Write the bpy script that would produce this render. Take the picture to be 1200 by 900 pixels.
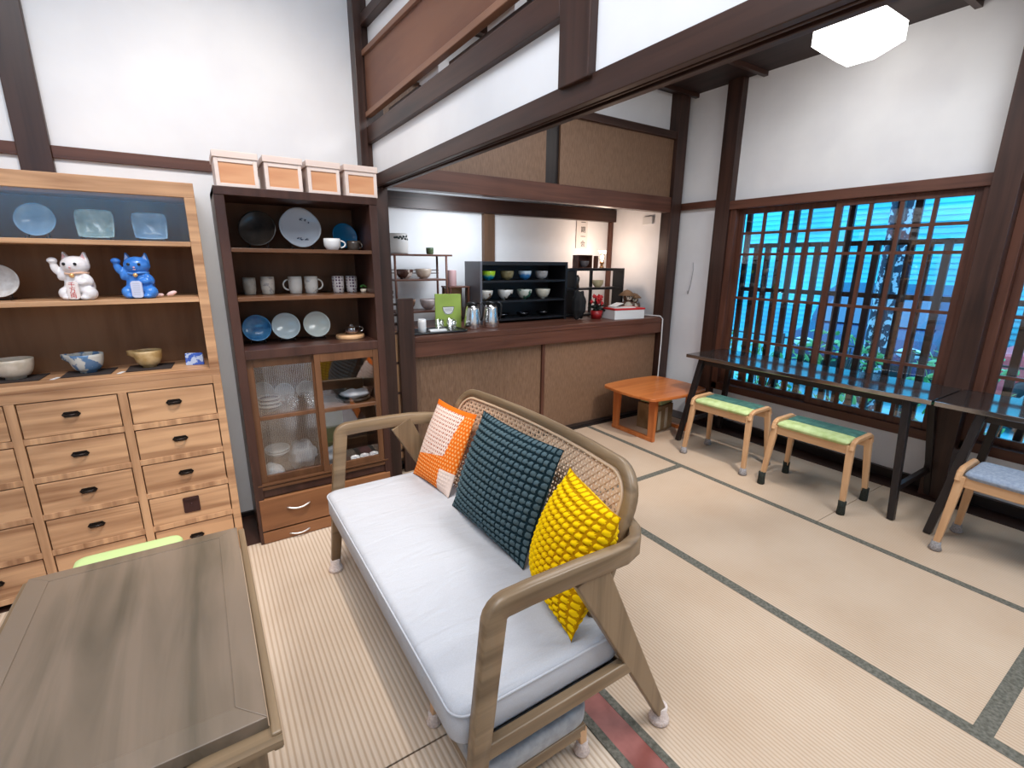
import bpy, bmesh, math, random
from mathutils import Vector, Matrix, Euler
R = math.radians
random.seed(7)
SC = bpy.context.scene
for o in list(bpy.data.objects): bpy.data.objects.remove(o)
COL = SC.collection

# ------------------------------------------------------------------ camera
cam = bpy.data.cameras.new('camera'); co = bpy.data.objects.new('camera', cam); COL.objects.link(co)
yaw, pit, rol = R(32.984), R(14.304), R(0.47)
f = Vector((math.sin(yaw)*math.cos(pit), math.cos(yaw)*math.cos(pit), -math.sin(pit)))
r = Vector((math.cos(yaw), -math.sin(yaw), 0)); u = r.cross(f)
r2 = r*math.cos(rol)+u*math.sin(rol); u2 = u*math.cos(rol)-r*math.sin(rol)
m3 = Matrix((r2, u2, -f)).transposed()
co.matrix_world = Matrix.Translation((0, 0, 1.45)) @ m3.to_4x4()
cam.sensor_width = 36; cam.sensor_fit = 'HORIZONTAL'; cam.lens = 559.8/1200*36
cam.clip_start = 0.02; cam.clip_end = 100
SC.camera = co
SC.view_settings.view_transform = 'Standard'; SC.view_settings.look = 'None'
SC.view_settings.gamma = 1.0; SC.view_settings.use_curve_mapping = False
SC.view_settings.exposure = 0.14

# ------------------------------------------------------------------ daylight outside
w = bpy.data.worlds.new('daylight'); SC.world = w; w.use_nodes = True
bg = w.node_tree.nodes['Background']; bg.inputs[0].default_value = (0.15, 0.56, 1.0, 1); bg.inputs[1].default_value = 3.8

def area(name, loc, size, power, color, rot=(0, 0, 0), spread=180, sy=None):
    l = bpy.data.lights.new(name, 'AREA'); l.energy = power; l.color = color; l.size = size
    if sy: l.shape = 'RECTANGLE'; l.size_y = sy
    l.spread = R(spread)
    o = bpy.data.objects.new(name, l); COL.objects.link(o); o.location = loc; o.rotation_euler = [R(a) for a in rot]
    return o
def spot(name, loc, target, power, color, angle=60, blend=.6, radius=.04):
    l = bpy.data.lights.new(name, 'SPOT'); l.energy = power; l.color = color; l.spot_size = R(angle); l.spot_blend = blend; l.shadow_soft_size = radius
    o = bpy.data.objects.new(name, l); COL.objects.link(o); o.location = loc
    o.rotation_euler = (Vector(target)-Vector(loc)).to_track_quat('-Z', 'Y').to_euler()
    return o
WHITE = (1, .955, .91)
area('left_room_added_fill', (-.45, .7, 3.25), 1.5, 60, (.90, .94, 1))  # added soft fill under the ceiling, no fixture known here
area('right_room_added_fill', (2.3, -.2, 2.84), 1.3, 60, (.90, .95, 1))  # added soft fill for the right room, separate from its lamp
area('right_room_far_added_fill', (2.1, 1.9, 2.84), .9, 26, (.92, .95, 1))  # another added fill, brightens the far half of the room
spot('track_spot_on_cabinets', (.1, 1.35, 3.2), (.30, 2.75, 1.5), 75, (1, .9, .8), 75, .8)
spot('track_spot_on_floor', (.35, 1.5, 3.2), (.2, 2.2, 0), 150, (1, .93, .85), 48, .7)
spot('track_spot_on_sofa', (1.9, -.6, 2.8), (.8, 1.4, .4), 34, (1, .93, .87), 60, .7)
spot('alcove_spot', (1.9, 3.3, 1.9), (1.9, 3.9, 1.3), 30, (.85, .92, 1), 150, .9, .15)
spot('right_room_spot', (2.7, 1.0, 2.8), (2.9, 2.6, 0), 150, (1, .94, .88), 50, .7)

# ------------------------------------------------------------------ materials
def mat(name, col, rough=.5, metal=0, spec=.5, **k):
    m = bpy.data.materials.new(name); m.use_nodes = True; n = m.node_tree; b = n.nodes['Principled BSDF']
    b.inputs['Base Color'].default_value = (*col, 1); b.inputs['Roughness'].default_value = rough
    b.inputs['Metallic'].default_value = metal; b.inputs['Specular IOR Level'].default_value = spec
    for kk, v in k.items(): b.inputs[kk.replace('_', ' ')].default_value = v
    return m
def nn(m, t, **k):
    x = m.node_tree.nodes.new(t)
    for a, v in k.items(): setattr(x, a, v)
    return x
def lk(m, a, b): m.node_tree.links.new(a, b)
def bsdf(m): return m.node_tree.nodes['Principled BSDF']
def noisy(name, c1, c2, scale=(6, 6, 6), rough=.6, nscale=1.0, bump=0.0, detail=4, metal=0, contrast=(.35, .65), spec=.5):
    m = mat(name, c1, rough, metal, spec); b = bsdf(m)
    tc = nn(m, 'ShaderNodeTexCoord'); mp = nn(m, 'ShaderNodeMapping'); mp.inputs['Scale'].default_value = scale
    no = nn(m, 'ShaderNodeTexNoise'); no.inputs['Scale'].default_value = nscale; no.inputs['Detail'].default_value = detail
    cr = nn(m, 'ShaderNodeValToRGB'); cr.color_ramp.elements[0].position = contrast[0]; cr.color_ramp.elements[1].position = contrast[1]
    cr.color_ramp.elements[0].color = (*c1, 1); cr.color_ramp.elements[1].color = (*c2, 1)
    lk(m, tc.outputs['Object'], mp.inputs[0]); lk(m, mp.outputs[0], no.inputs[0]); lk(m, no.outputs[0], cr.inputs[0]); lk(m, cr.outputs[0], b.inputs['Base Color'])
    if bump:
        bp = nn(m, 'ShaderNodeBump'); bp.inputs['Strength'].default_value = bump; bp.inputs['Distance'].default_value = .01
        lk(m, no.outputs[0], bp.inputs['Height']); lk(m, bp.outputs[0], b.inputs['Normal'])
    return m
def wood(name, c1, c2, axis='x', rough=.45, fine=28, spec=.4, bump=.12):
    s = {'x': (1.2, fine, fine), 'y': (fine, 1.2, fine), 'z': (fine, fine, 1.2)}[axis]
    m = mat(name, c1, rough, 0, spec); b = bsdf(m)
    tc = nn(m, 'ShaderNodeTexCoord'); mp = nn(m, 'ShaderNodeMapping'); mp.inputs['Scale'].default_value = s
    no = nn(m, 'ShaderNodeTexNoise'); no.inputs['Scale'].default_value = 1.0; no.inputs['Detail'].default_value = 6; no.inputs['Distortion'].default_value = .6
    n2 = nn(m, 'ShaderNodeTexNoise'); n2.inputs['Scale'].default_value = 3.0; n2.inputs['Detail'].default_value = 2
    mx = nn(m, 'ShaderNodeMath', operation='MULTIPLY_ADD'); mx.inputs[1].default_value = .35
    cr = nn(m, 'ShaderNodeValToRGB'); cr.color_ramp.elements[0].position = .42; cr.color_ramp.elements[1].position = .78
    cr.color_ramp.elements[0].color = (*c1, 1); cr.color_ramp.elements[1].color = (*c2, 1)
    lk(m, tc.outputs['Object'], mp.inputs[0]); lk(m, mp.outputs[0], no.inputs[0]); lk(m, tc.outputs['Object'], n2.inputs[0])
    lk(m, n2.outputs[0], mx.inputs[0]); lk(m, no.outputs[0], mx.inputs[2]); lk(m, mx.outputs[0], cr.inputs[0]); lk(m, cr.outputs[0], b.inputs['Base Color'])
    bp = nn(m, 'ShaderNodeBump'); bp.inputs['Strength'].default_value = bump; bp.inputs['Distance'].default_value = .002
    lk(m, no.outputs[0], bp.inputs['Height']); lk(m, bp.outputs[0], b.inputs['Normal'])
    return m
def ribbed(name, c1, c2, period, axis=0, rough=.75, strength=.6, tint=None):
    m = mat(name, c1, rough, 0, .2); b = bsdf(m)
    tc = nn(m, 'ShaderNodeTexCoord'); sp = nn(m, 'ShaderNodeSeparateXYZ'); lk(m, tc.outputs['Object'], sp.inputs[0])
    mu = nn(m, 'ShaderNodeMath', operation='MULTIPLY'); mu.inputs[1].default_value = 2*math.pi/period; lk(m, sp.outputs[axis], mu.inputs[0])
    si = nn(m, 'ShaderNodeMath', operation='SINE'); lk(m, mu.outputs[0], si.inputs[0])
    ma = nn(m, 'ShaderNodeMath', operation='MULTIPLY_ADD'); ma.inputs[1].default_value = .5; ma.inputs[2].default_value = .5; lk(m, si.outputs[0], ma.inputs[0])
    cr = nn(m, 'ShaderNodeValToRGB'); cr.color_ramp.elements[0].position = .05; cr.color_ramp.elements[1].position = .55
    cr.color_ramp.elements[0].color = (*c1, 1); cr.color_ramp.elements[1].color = (*c2, 1); lk(m, ma.outputs[0], cr.inputs[0])
    no = nn(m, 'ShaderNodeTexNoise'); no.inputs['Scale'].default_value = 2.2; no.inputs['Detail'].default_value = 5; lk(m, tc.outputs['Object'], no.inputs[0])
    c2r = nn(m, 'ShaderNodeValToRGB'); c2r.color_ramp.elements[0].position = .3; c2r.color_ramp.elements[1].position = .7
    c2r.color_ramp.elements[0].color = (*(tint or (.88, .84, .8)), 1); c2r.color_ramp.elements[1].color = (1, 1, 1, 1); lk(m, no.outputs[0], c2r.inputs[0])
    mi = nn(m, 'ShaderNodeMix', data_type='RGBA', blend_type='MULTIPLY'); mi.inputs[0].default_value = 1
    lk(m, cr.outputs[0], mi.inputs[6]); lk(m, c2r.outputs[0], mi.inputs[7]); lk(m, mi.outputs[2], b.inputs['Base Color'])
    bp = nn(m, 'ShaderNodeBump'); bp.inputs['Strength'].default_value = strength; bp.inputs['Distance'].default_value = .003
    lk(m, ma.outputs[0], bp.inputs['Height']); lk(m, bp.outputs[0], b.inputs['Normal'])
    return m
def glassy(name, col=(1, 1, 1), rough=.02, mixf=.12, alpha_tint=(1, 1, 1)):
    m = bpy.data.materials.new(name); m.use_nodes = True; n = m.node_tree; n.nodes.clear()
    out = n.nodes.new('ShaderNodeOutputMaterial'); tr = n.nodes.new('ShaderNodeBsdfTransparent'); tr.inputs[0].default_value = (*alpha_tint, 1)
    gl = n.nodes.new('ShaderNodeBsdfGlossy'); gl.inputs[0].default_value = (*col, 1); gl.inputs[1].default_value = rough
    mx = n.nodes.new('ShaderNodeMixShader'); mx.inputs[0].default_value = mixf
    n.links.new(tr.outputs[0], mx.inputs[1]); n.links.new(gl.outputs[0], mx.inputs[2]); n.links.new(mx.outputs[0], out.inputs[0])
    return m
def emis(name, col, s):
    m = mat(name, col); b = bsdf(m); b.inputs['Emission Color'].default_value = (*col, 1); b.inputs['Emission Strength'].default_value = s; return m

PLASTER = noisy('white_plaster', (.78, .78, .80), (.84, .84, .85), (3, 3, 3), .85, 1.0, .05)
DARK = {a: wood('dark_timber_'+a, (.014, .006, .0045), (.052, .023, .016), a, .38, 22) for a in 'xyz'}
REDW = {a: wood('reddish_timber_'+a, (.055, .019, .012), (.12, .046, .028), a, .4, 25) for a in 'xyz'}
BLACKW = {a: wood('black_timber_'+a, (.006, .005, .006), (.022, .016, .015), a, .35, 25) for a in 'xyz'}
PINE = {a: wood('pine_'+a, (.22, .095, .042), (.60, .345, .185), a, .5, 22) for a in 'xyz'}
PINEIN = wood('aged_pine_back', (.17, .075, .03), (.28, .14, .065), 'z', .6, 10)
WAL = {a: wood('walnut_cabinet_'+a, (.028, .011, .008), (.065, .028, .02), a, .35, 20) for a in 'xyz'}
WALD = {a: wood('brown_cabinet_door_'+a, (.075, .03, .013), (.15, .066, .03), a, .35, 18) for a in 'xyz'}
ASH = {a: wood('grey_brown_ash_'+a, (.12, .075, .04), (.26, .175, .10), a, .35, 26) for a in 'xyz'}
TTOP = wood('weathered_table_top', (.085, .066, .042), (.215, .155, .108), 'y', .38, 13)
OAK = {a: wood('light_oak_'+a, (.50, .26, .12), (.68, .41, .22), a, .4, 24) for a in 'xyz'}
TEAK = {a: wood('orange_teak_'+a, (.38, .092, .02), (.58, .185, .05), a, .3, 14) for a in 'xyz'}
PANELB = noisy('brown_grained_panel', (.145, .078, .043), (.225, .13, .078), (230, 230, 22), .5, 1.0, .15, 5)
PANELR = wood('red_brown_board', (.13, .05, .03), (.19, .085, .05), 'y', .5, 8)
CEILW = wood('dark_ceiling_boards', (.012, .006, .005), (.03, .015, .012), 'y', .6, 12)
TATAMI = ribbed('tatami_weave', (.50, .365, .255), (.61, .465, .345), .014, 0, .7, .3)
RIBMAT = ribbed('ribbed_mat', (.53, .40, .29), (.70, .57, .45), .018, 0, .7, .6)
BORDER = noisy('mat_border_cloth', (.08, .075, .055), (.17, .155, .125), (90, 90, 90), .9, 1)
THRES = noisy('red_brown_threshold', (.17, .035, .025), (.32, .09, .07), (8, 8, 8), .45, 1.0, .05)
FABW = noisy('light_grey_linen', (.475, .475, .50), (.51, .51, .535), (300, 300, 300), .95, 1.0, .05, spec=.1)
def creases(m):
    b = bsdf(m); tc = nn(m, 'ShaderNodeTexCoord'); mp = nn(m, 'ShaderNodeMapping'); mp.inputs['Scale'].default_value = (3, 11, 3); mp.inputs['Rotation'].default_value = (0, 0, .25)
    no = nn(m, 'ShaderNodeTexNoise'); no.inputs['Scale'].default_value = 1.3; no.inputs['Detail'].default_value = 3; no.inputs['Distortion'].default_value = .8
    bp = nn(m, 'ShaderNodeBump'); bp.inputs['Strength'].default_value = .5; bp.inputs['Distance'].default_value = .02
    lk(m, tc.outputs['Object'], mp.inputs[0]); lk(m, mp.outputs[0], no.inputs[0]); lk(m, no.outputs[0], bp.inputs['Height']); lk(m, bp.outputs[0], b.inputs['Normal'])
creases(FABW)
UNDER = noisy('dark_webbing', (.02, .022, .025), (.05, .05, .055), (30, 30, 30), .95)
GREYF = noisy('grey_fabric', (.30, .31, .33), (.40, .41, .43), (40, 40, 40), .95)
SOCK = noisy('pale_knit', (.62, .5, .45), (.8, .68, .62), (150, 150, 150), .95, 1, .4)
SOCKG = noisy('grey_knit', (.22, .2, .2), (.38, .35, .34), (150, 150, 150), .95, 1, .4)
SOCKB = noisy('black_knit', (.012, .014, .012), (.03, .035, .025), (150, 150, 150), .95, 1, .4)
CANE = mat('cane_strands', (.66, .45, .30), .55)
TRIMC = mat('cane_trim', (.66, .46, .30), .5)
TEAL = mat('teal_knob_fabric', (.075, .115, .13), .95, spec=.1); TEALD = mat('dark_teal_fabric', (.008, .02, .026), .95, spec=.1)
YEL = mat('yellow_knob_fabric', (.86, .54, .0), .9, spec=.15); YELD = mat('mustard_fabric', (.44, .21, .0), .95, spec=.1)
ORA = mat('orange_knit', (.72, .14, .01), .95, spec=.1); ORW = mat('cream_knit', (.74, .58, .50), .95, spec=.1); ORD = mat('rust_knit_dots', (.36, .10, .05), .95, spec=.1)
ORY = mat('pale_orange_knit', (.85, .42, .15), .95, spec=.1)
GREENF = noisy('pale_green_cushion_cloth', (.40, .50, .19), (.55, .66, .32), (20, 20, 20), .9, 1, .1)
TEALF = noisy('dark_green_cushion_cloth', (.03, .10, .085), (.06, .17, .14), (20, 20, 20), .9, 1, .1)
BLUEF = noisy('grey_blue_cushion_cloth', (.22, .27, .36), (.32, .37, .46), (80, 80, 80), .95, 1, .2)
BRASS = mat('dark_metal_pull', (.02, .014, .012), .35, .6); NICK = mat('worn_metal', (.35, .33, .32), .3, .9)
IRON = mat('rusted_lock_plate', (.06, .025, .022), .5, .5)
STEEL = mat('brushed_steel', (.75, .74, .73), .2, 1); BLKP = mat('black_plastic', (.008, .008, .009), .3)
SILV = mat('silver_handle', (.8, .77, .74), .3, .8)
PORC = mat('white_porcelain', (.78, .78, .78), .18); CREAM = noisy('cream_stoneware', (.55, .48, .38), (.68, .60, .50), (30, 30, 30), .3, 1)
BLUEG = noisy('blue_glaze', (.03, .15, .36), (.09, .30, .55), (20, 20, 20), .15, 1); PALEB = noisy('pale_blue_glaze', (.22, .42, .68), (.36, .58, .80), (18, 18, 18), .12, 1)
CELAD = noisy('celadon_glaze', (.30, .48, .52), (.50, .68, .68), (40, 40, 40), .12, 1); CAERUL = mat('caerulean_glaze', (.01, .16, .33), .25)
DKCER = noisy('dark_brown_glaze', (.025, .02, .018), (.06, .045, .035), (15, 15, 15), .25, 1)
GLASS = glassy('clear_glass', mixf=.10); PANE = glassy('window_pane', mixf=.07)
REED = glassy('reeded_cabinet_glass', (.95, .95, .97), .10, .24, (.92, .93, .93))
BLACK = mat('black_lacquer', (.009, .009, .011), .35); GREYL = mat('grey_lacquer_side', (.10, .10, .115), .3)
RED = mat('red_plastic', (.55, .01, .015), .4); WHT = mat('white_paper', (.80, .80, .80), .7)
PLASTW = mat('white_plastic', (.7, .7, .7), .4)
LEAFG = mat('green_leaf', (.05, .20, .03), .5)

# ------------------------------------------------------------------ mesh helpers
class B:
    def __init__(s, o=(0, 0, 0)): s.bm = bmesh.new(); s.o = Vector(o); s.mi = 0
    def _f(s, vs, smooth=False):
        try:
            fc = s.bm.faces.new(vs); fc.material_index = s.mi; fc.smooth = smooth; return fc
        except ValueError: return None
    def v(s, p): return s.bm.verts.new(Vector(p)-s.o)
    def box(s, x0, x1, y0, y1, z0, z1):
        p = [s.v((x, y, z)) for z in (z0, z1) for y in (y0, y1) for x in (x0, x1)]
        for q in ((0, 2, 3, 1), (4, 5, 7, 6), (0, 1, 5, 4), (2, 6, 7, 3), (0, 4, 6, 2), (1, 3, 7, 5)): s._f([p[i] for i in q])
        return s
    def hexa(s, pts):   # 8 points: bottom 4 ccw, top 4 ccw
        p = [s.v(q) for q in pts]
        for q in ((3, 2, 1, 0), (4, 5, 6, 7), (0, 1, 5, 4), (1, 2, 6, 5), (2, 3, 7, 6), (3, 0, 4, 7)): s._f([p[i] for i in q])
        return s
    def prism(s, pts, axis, a, b, smooth=False):   # extrude 2-D outline along an axis
        def P(q, t): return {'x': (t, q[0], q[1]), 'y': (q[0], t, q[1]), 'z': (q[0], q[1], t)}[axis]
        A = [s.v(P(q, a)) for q in pts]; C = [s.v(P(q, b)) for q in pts]; n = len(pts)
        s._f(A[::-1]); s._f(C)
        for i in range(n): s._f([A[i], A[(i+1) % n], C[(i+1) % n], C[i]], smooth)
        return s
    def beam(s, p0, p1, w0, h0, w1=None, h1=None, ref=(0, 0, 1)):
        w1 = w0 if w1 is None else w1; h1 = h0 if h1 is None else h1
        p0, p1 = Vector(p0), Vector(p1); d = (p1-p0).normalized(); ref = Vector(ref)
        if abs(d.dot(ref)) > .97: ref = Vector((1, 0, 0))
        a = d.cross(ref).normalized(); b = a.cross(d)
        P = [p0+a*x*w0/2+b*y*h0/2 for x, y in ((-1, -1), (1, -1), (1, 1), (-1, 1))]
        Q = [p1+a*x*w1/2+b*y*h1/2 for x, y in ((-1, -1), (1, -1), (1, 1), (-1, 1))]
        return s.hexa(P+Q)
    def sweep(s, path, sec, ref=(0, 0, 1), closed=False, smooth=True, scales=None):
        path = [Vector(p) for p in path]; n = len(path); rings = []
        for i, p in enumerate(path):
            a = path[(i-1) % n] if (closed or i > 0) else p; c = path[(i+1) % n] if (closed or i < n-1) else p
            d = (c-a).normalized(); rf = Vector(ref[i] if isinstance(ref, list) else ref)
            x = d.cross(rf).normalized(); y = x.cross(d); k = scales[i] if scales else 1
            rings.append([s.v(p+x*q[0]*k+y*q[1]*k) for q in sec])
        m = len(sec)
        for i in range(n if closed else n-1):
            a, b = rings[i], rings[(i+1) % n]
            for j in range(m): s._f([a[j], a[(j+1) % m], b[(j+1) % m], b[j]], smooth)
        if not closed: s._f(rings[0][::-1]); s._f(rings[-1])
        return s
    def tube(s, path, rad, n=8, closed=False, scales=None):
        sec = [(rad*math.cos(2*math.pi*i/n), rad*math.sin(2*math.pi*i/n)) for i in range(n)]
        path = [Vector(p) for p in path]
        d = (path[-1]-path[0]) if not closed else Vector((0, 0, 1)); ref = (0, 0, 1)
        if abs(d.normalized().z) > .8: ref = (1, .03, 0)
        return s.sweep(path, sec, ref, closed, True, scales)
    def lathe(s, prof, c=(0, 0, 0), n=28, smooth=True, axis='z', sx=1, sy=1, twist=None):
        rings = []; c = Vector(c)
        for rr, z in prof:
            if rr < 1e-6: rings.append([s.v(c+Vector((0, 0, z)))])
            else: rings.append([s.v(c+Vector((rr*sx*math.cos(2*math.pi*i/n), rr*sy*math.sin(2*math.pi*i/n), z))) for i in range(n)])
        for a, b in zip(rings, rings[1:]):
            for i in range(n):
                j = (i+1) % n
                if len(a) == 1 and len(b) == 1: continue
                if len(a) == 1: s._f([a[0], b[j], b[i]], smooth)
                elif len(b) == 1: s._f([a[i], a[j], b[0]], smooth)
                else: s._f([a[i], a[j], b[j], b[i]], smooth)
        return s
    def ell(s, c, rx, ry, rz, n=14, m=10, rot=None):
        k0 = len(s.bm.verts); c = Vector(c)
        prof = [(math.sin(math.pi*i/m), -math.cos(math.pi*i/m)) for i in range(m+1)]; prof[0] = (0, -1); prof[-1] = (0, 1)
        vs0 = set(s.bm.verts); s.lathe(prof, s.o, n)
        M = (rot.to_matrix() if rot else Matrix.Identity(3)) @ Matrix.Diagonal((rx, ry, rz))
        for v in s.bm.verts:
            if v not in vs0: v.co = M @ v.co + c - s.o
        return s
    def done(s, name, mats, parent=None, bevel=0, seg=2, remesh=0, sub=0, smooth=False):
        bmesh.ops.recalc_face_normals(s.bm, faces=s.bm.faces)
        me = bpy.data.meshes.new(name); s.bm.to_mesh(me); s.bm.free()
        for m in (mats if isinstance(mats, (list, tuple)) else [mats]): me.materials.append(m)
        o = bpy.data.objects.new(name, me); COL.objects.link(o)
        if parent: o.parent = parent
        if smooth:
            for p in me.polygons: p.use_smooth = True
        if remesh:
            md = o.modifiers.new('r', 'REMESH'); md.mode = 'VOXEL'; md.voxel_size = remesh; md.use_smooth_shade = True
            md = o.modifiers.new('s', 'SMOOTH'); md.iterations = 4; md.factor = .5
        if bevel:
            md = o.modifiers.new('b', 'BEVEL'); md.width = bevel; md.segments = seg; md.limit_method = 'ANGLE'; md.angle_limit = R(40)
        if sub:
            md = o.modifiers.new('u', 'SUBSURF'); md.levels = sub; md.render_levels = sub
        return o
def tag(o, label, cat, group=None):
    o['label'] = label; o['category'] = cat
    if group: o['group'] = group
    return o
def thing(name, label, cat, loc=(0, 0, 0), rz=0, group=None):
    o = bpy.data.objects.new(name, None); COL.objects.link(o); o.location = loc; o.rotation_euler = (0, 0, R(rz)); o.empty_display_size = .05
    return tag(o, label, cat, group)
def struct(o): o['kind'] = 'structure'; return o
def dup(root, label, loc=None, rz=None, group=None):
    c = root.copy(); COL.objects.link(c)
    if loc: c.location = loc
    if rz is not None: c.rotation_euler = (0, 0, R(rz))
    c['label'] = label
    if group: c['group'] = group
    for ch in list(root.children):
        d = ch.copy(); COL.objects.link(d); d.parent = c
        for g in list(ch.children):
            e = g.copy(); COL.objects.link(e); e.parent = d
    return c
def rrect(x0, x1, y0, y1, r, n=6):
    pts = []
    for cx, cy, a0 in ((x1-r, y0+r, -90), (x1-r, y1-r, 0), (x0+r, y1-r, 90), (x0+r, y0+r, 180)):
        for i in range(n+1):
            a = R(a0+90*i/n); pts.append((cx+r*math.cos(a), cy+r*math.sin(a)))
    return pts
def text_mesh(body, size, extrude=.0006, align='CENTER'):
    c = bpy.data.curves.new('t', 'FONT'); c.body = body; c.size = size; c.extrude = extrude; c.align_x = align; c.align_y = 'CENTER'
    o = bpy.data.objects.new('t', c); COL.objects.link(o); bpy.context.view_layer.update()
    dg = bpy.context.evaluated_depsgraph_get(); me = bpy.data.meshes.new_from_object(o.evaluated_get(dg))
    bpy.data.objects.remove(o); return me
def text_obj(name, body, size, m, loc, rot, parent=None, extrude=.0006):
    me = text_mesh(body, size, extrude); me.materials.clear(); me.materials.append(m)
    o = bpy.data.objects.new(name, me); COL.objects.link(o); o.location = loc; o.rotation_euler = [R(a) for a in rot]
    if parent: o.parent = parent
    return o
def wallbox(name, m, *boxes, bevel=0, parent=None):
    b = B()
    for x in boxes: b.box(*x)
    o = b.done(name, m, parent, bevel)
    return o if parent else struct(o)

# ================================================================== ROOM SHELL
fl = wallbox('floor', mat('floor_base', (.10, .055, .03), .6), (-2.6, 4.0, -2.4, 4.1, -.06, -.012))
wallbox('floor_mat_left', RIBMAT, (-2.5, .875, -2.3, 1.105, -.012, 0), (-2.5, .875, 1.111, 2.60, -.012, 0), parent=fl)
MX = [.93, 1.93, 2.865]     # edges of the cloth borders running away from the camera
wallbox('floor_mat_right', TATAMI, (1.02, 1.89, -2.3, 3.09, -.012, 0), (1.94, 2.82, .215, 2.05, -.012, 0), (1.94, 2.82, 2.095, 3.09, -.012, 0), (1.94, 2.82, -2.3, .165, -.012, 0),
        (2.862, 3.74, -2.3, 1.127, -.012, 0), (2.862, 3.74, 1.131, 3.09, -.012, 0), parent=fl)
wallbox('floor_mat_border', BORDER, (1.89, 1.94, -2.3, 3.09, -.012, .0015), (2.82, 2.862, -2.3, 3.09, -.012, .0015), (1.94, 2.82, 2.05, 2.095, -.012, .0015), (1.94, 2.82, .165, .215, -.012, .0015), parent=fl)
wallbox('floor_side_board', DARK['y'], (3.74, 3.94, -2.3, 3.2, -.012, .004), (-2.5, .9, 2.60, 2.96, -.012, .003), parent=fl)
wallbox('floor_threshold', THRES, (.905, .992, -2.3, 2.93, -.012, .003), parent=fl)
wallbox('floor_threshold_border', BORDER, (.875, .905, -2.3, 2.93, -.012, .004), (.992, 1.02, -2.3, 2.93, -.012, .004), parent=fl)

wallbox('wall_back', PLASTER, (-2.6, .9, 2.95, 3.1, 0, 3.45), (.9, 1.0, 2.95, 4.0, 0, 3.0))
wallbox('wall_left', PLASTER, (-2.65, -2.5, -2.4, 3.1, 0, 3.45))
wallbox('wall_front', PLASTER, (-2.6, -2.3, -2.5, -2.35, 0, 3.45), (.1, 4.0, -2.5, -2.35, 0, 3.45), (-2.3, .1, -2.5, -2.35, 0, 1.98), (-2.3, .1, -2.5, -2.35, 2.65, 3.45))
b = B(); [b.box(x-.02, x+.02, -2.45, -2.41, 1.98, 2.65) for x in (-2.28, -1.5, -.7, .08)]; b.box(-2.3, .1, -2.45, -2.41, 1.98, 2.01); b.box(-2.3, .1, -2.45, -2.41, 2.62, 2.65)
w3 = struct(b.done('window_3', DARK['x'])); b = B(); b.box(-2.3, .1, -2.435, -2.43, 1.98, 2.65); b.done('glass', PANE, w3)  # unseen window added behind the camera for a blue reflection in the cabinet pane
wallbox('wall_alcove', PLASTER, (.95, 3.97, 3.98, 4.1, 0, 3.0), (3.84, 3.97, 3.2, 4.0, 0, 3.0), (1.0, 3.85, 3.2, 3.25, 2.56, 2.95))
# window wall with the two window openings
XW = 3.93
wallbox('wall_right', PLASTER, (XW, XW+.1, 2.6, 3.3, 0, 3.0), (XW, XW+.1, -2.4, 2.6, 0, .35), (XW, XW+.1, -2.4, 2.6, 1.95, 3.0), (XW, XW+.1, -2.4, -1.0, .35, 1.95))
wallbox('ceiling', CEILW, (1.02, 4.05, -2.4, 4.05, 2.90, 2.98))
for i in range(9):
    y = -1.9+i*.62
    wallbox('ceiling_batten', DARK['x'], (1.02, 3.93, y, y+.035, 2.868, 2.90), parent=bpy.data.objects['ceiling'])
wallbox('ceiling_left', PLASTER, (-2.6, 1.0, -2.4, 3.1, 3.4, 3.5))
# header above the threshold: kamoi beam, plaster and loft boards
b = B(); b.prism([(.915, 1.857), (.938, 1.857), (.938, 1.872), (.950, 1.872), (.950, 1.859), (.958, 1.859), (.958, 1.872), (.972, 1.872), (.972, 1.857), (.995, 1.857), (.995, 1.92), (.915, 1.92)], 'y', -2.34, 2.94); struct(b.done('trim_1', DARK['y'], None, .002))
wallbox('wall_header', PLASTER, (.925, .985, -2.35, 2.95, 1.915, 2.12), (.925, .985, -2.35, 1.04, 2.12, 3.45), (.935, .985, 1.04, 2.95, 2.54, 3.45), (.94, .985, 1.45, 1.62, 2.12, 2.25), (.94, .985, 2.02, 2.22, 2.12, 2.25))
wallbox('trim_2', DARK['z'], (.9, 1.0, 1.045, 1.17, 1.91, 3.45), bevel=.003)
wallbox('trim_3', DARK['y'], (.9, 1.0, 1.17, 2.93, 2.083, 2.165), bevel=.003)
# loft board: bottom edge level, top edge falling slightly towards the room
lb = B(); lb.hexa([(.905, 1.172, 2.225), (.92, 1.172, 2.225), (.92, 2.87, 2.225), (.905, 2.87, 2.225), (.905, 1.172, 2.44), (.92, 1.172, 2.44), (.92, 2.87, 2.52), (.905, 2.87, 2.52)])
lo = struct(lb.done('trim_4', PANELR))
b = B(); b.box(.893, .925, 1.172, 2.87, 2.212, 2.238); b.beam((.908, 1.172, 2.44), (.908, 2.87, 2.52), .035, .026)
b.done('trim_edge', wood('loft_board_edge', (.16, .075, .045), (.26, .13, .08), 'y', .45, 14), lo, .003)
wallbox('trim_5', DARK['y'], (.905, .99, 1.17, 2.93, 2.160, 2.17), (.93, .95, 1.17, 1.9, 2.165, 2.2), (.93, .95, 2.2, 2.6, 2.165, 2.2))
b = B(); b.beam((.93, 1.172, 2.57), (.93, 2.93, 2.68), .07, .05); struct(b.done('trim_6', DARK['y'], None, .003))
wallbox('trim_7', DARK['z'], (.86, 1.0, 2.885, 2.955, 0, 3.45), (.855, .9, 2.87, 2.955, 0, 3.45), bevel=.003)
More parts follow.
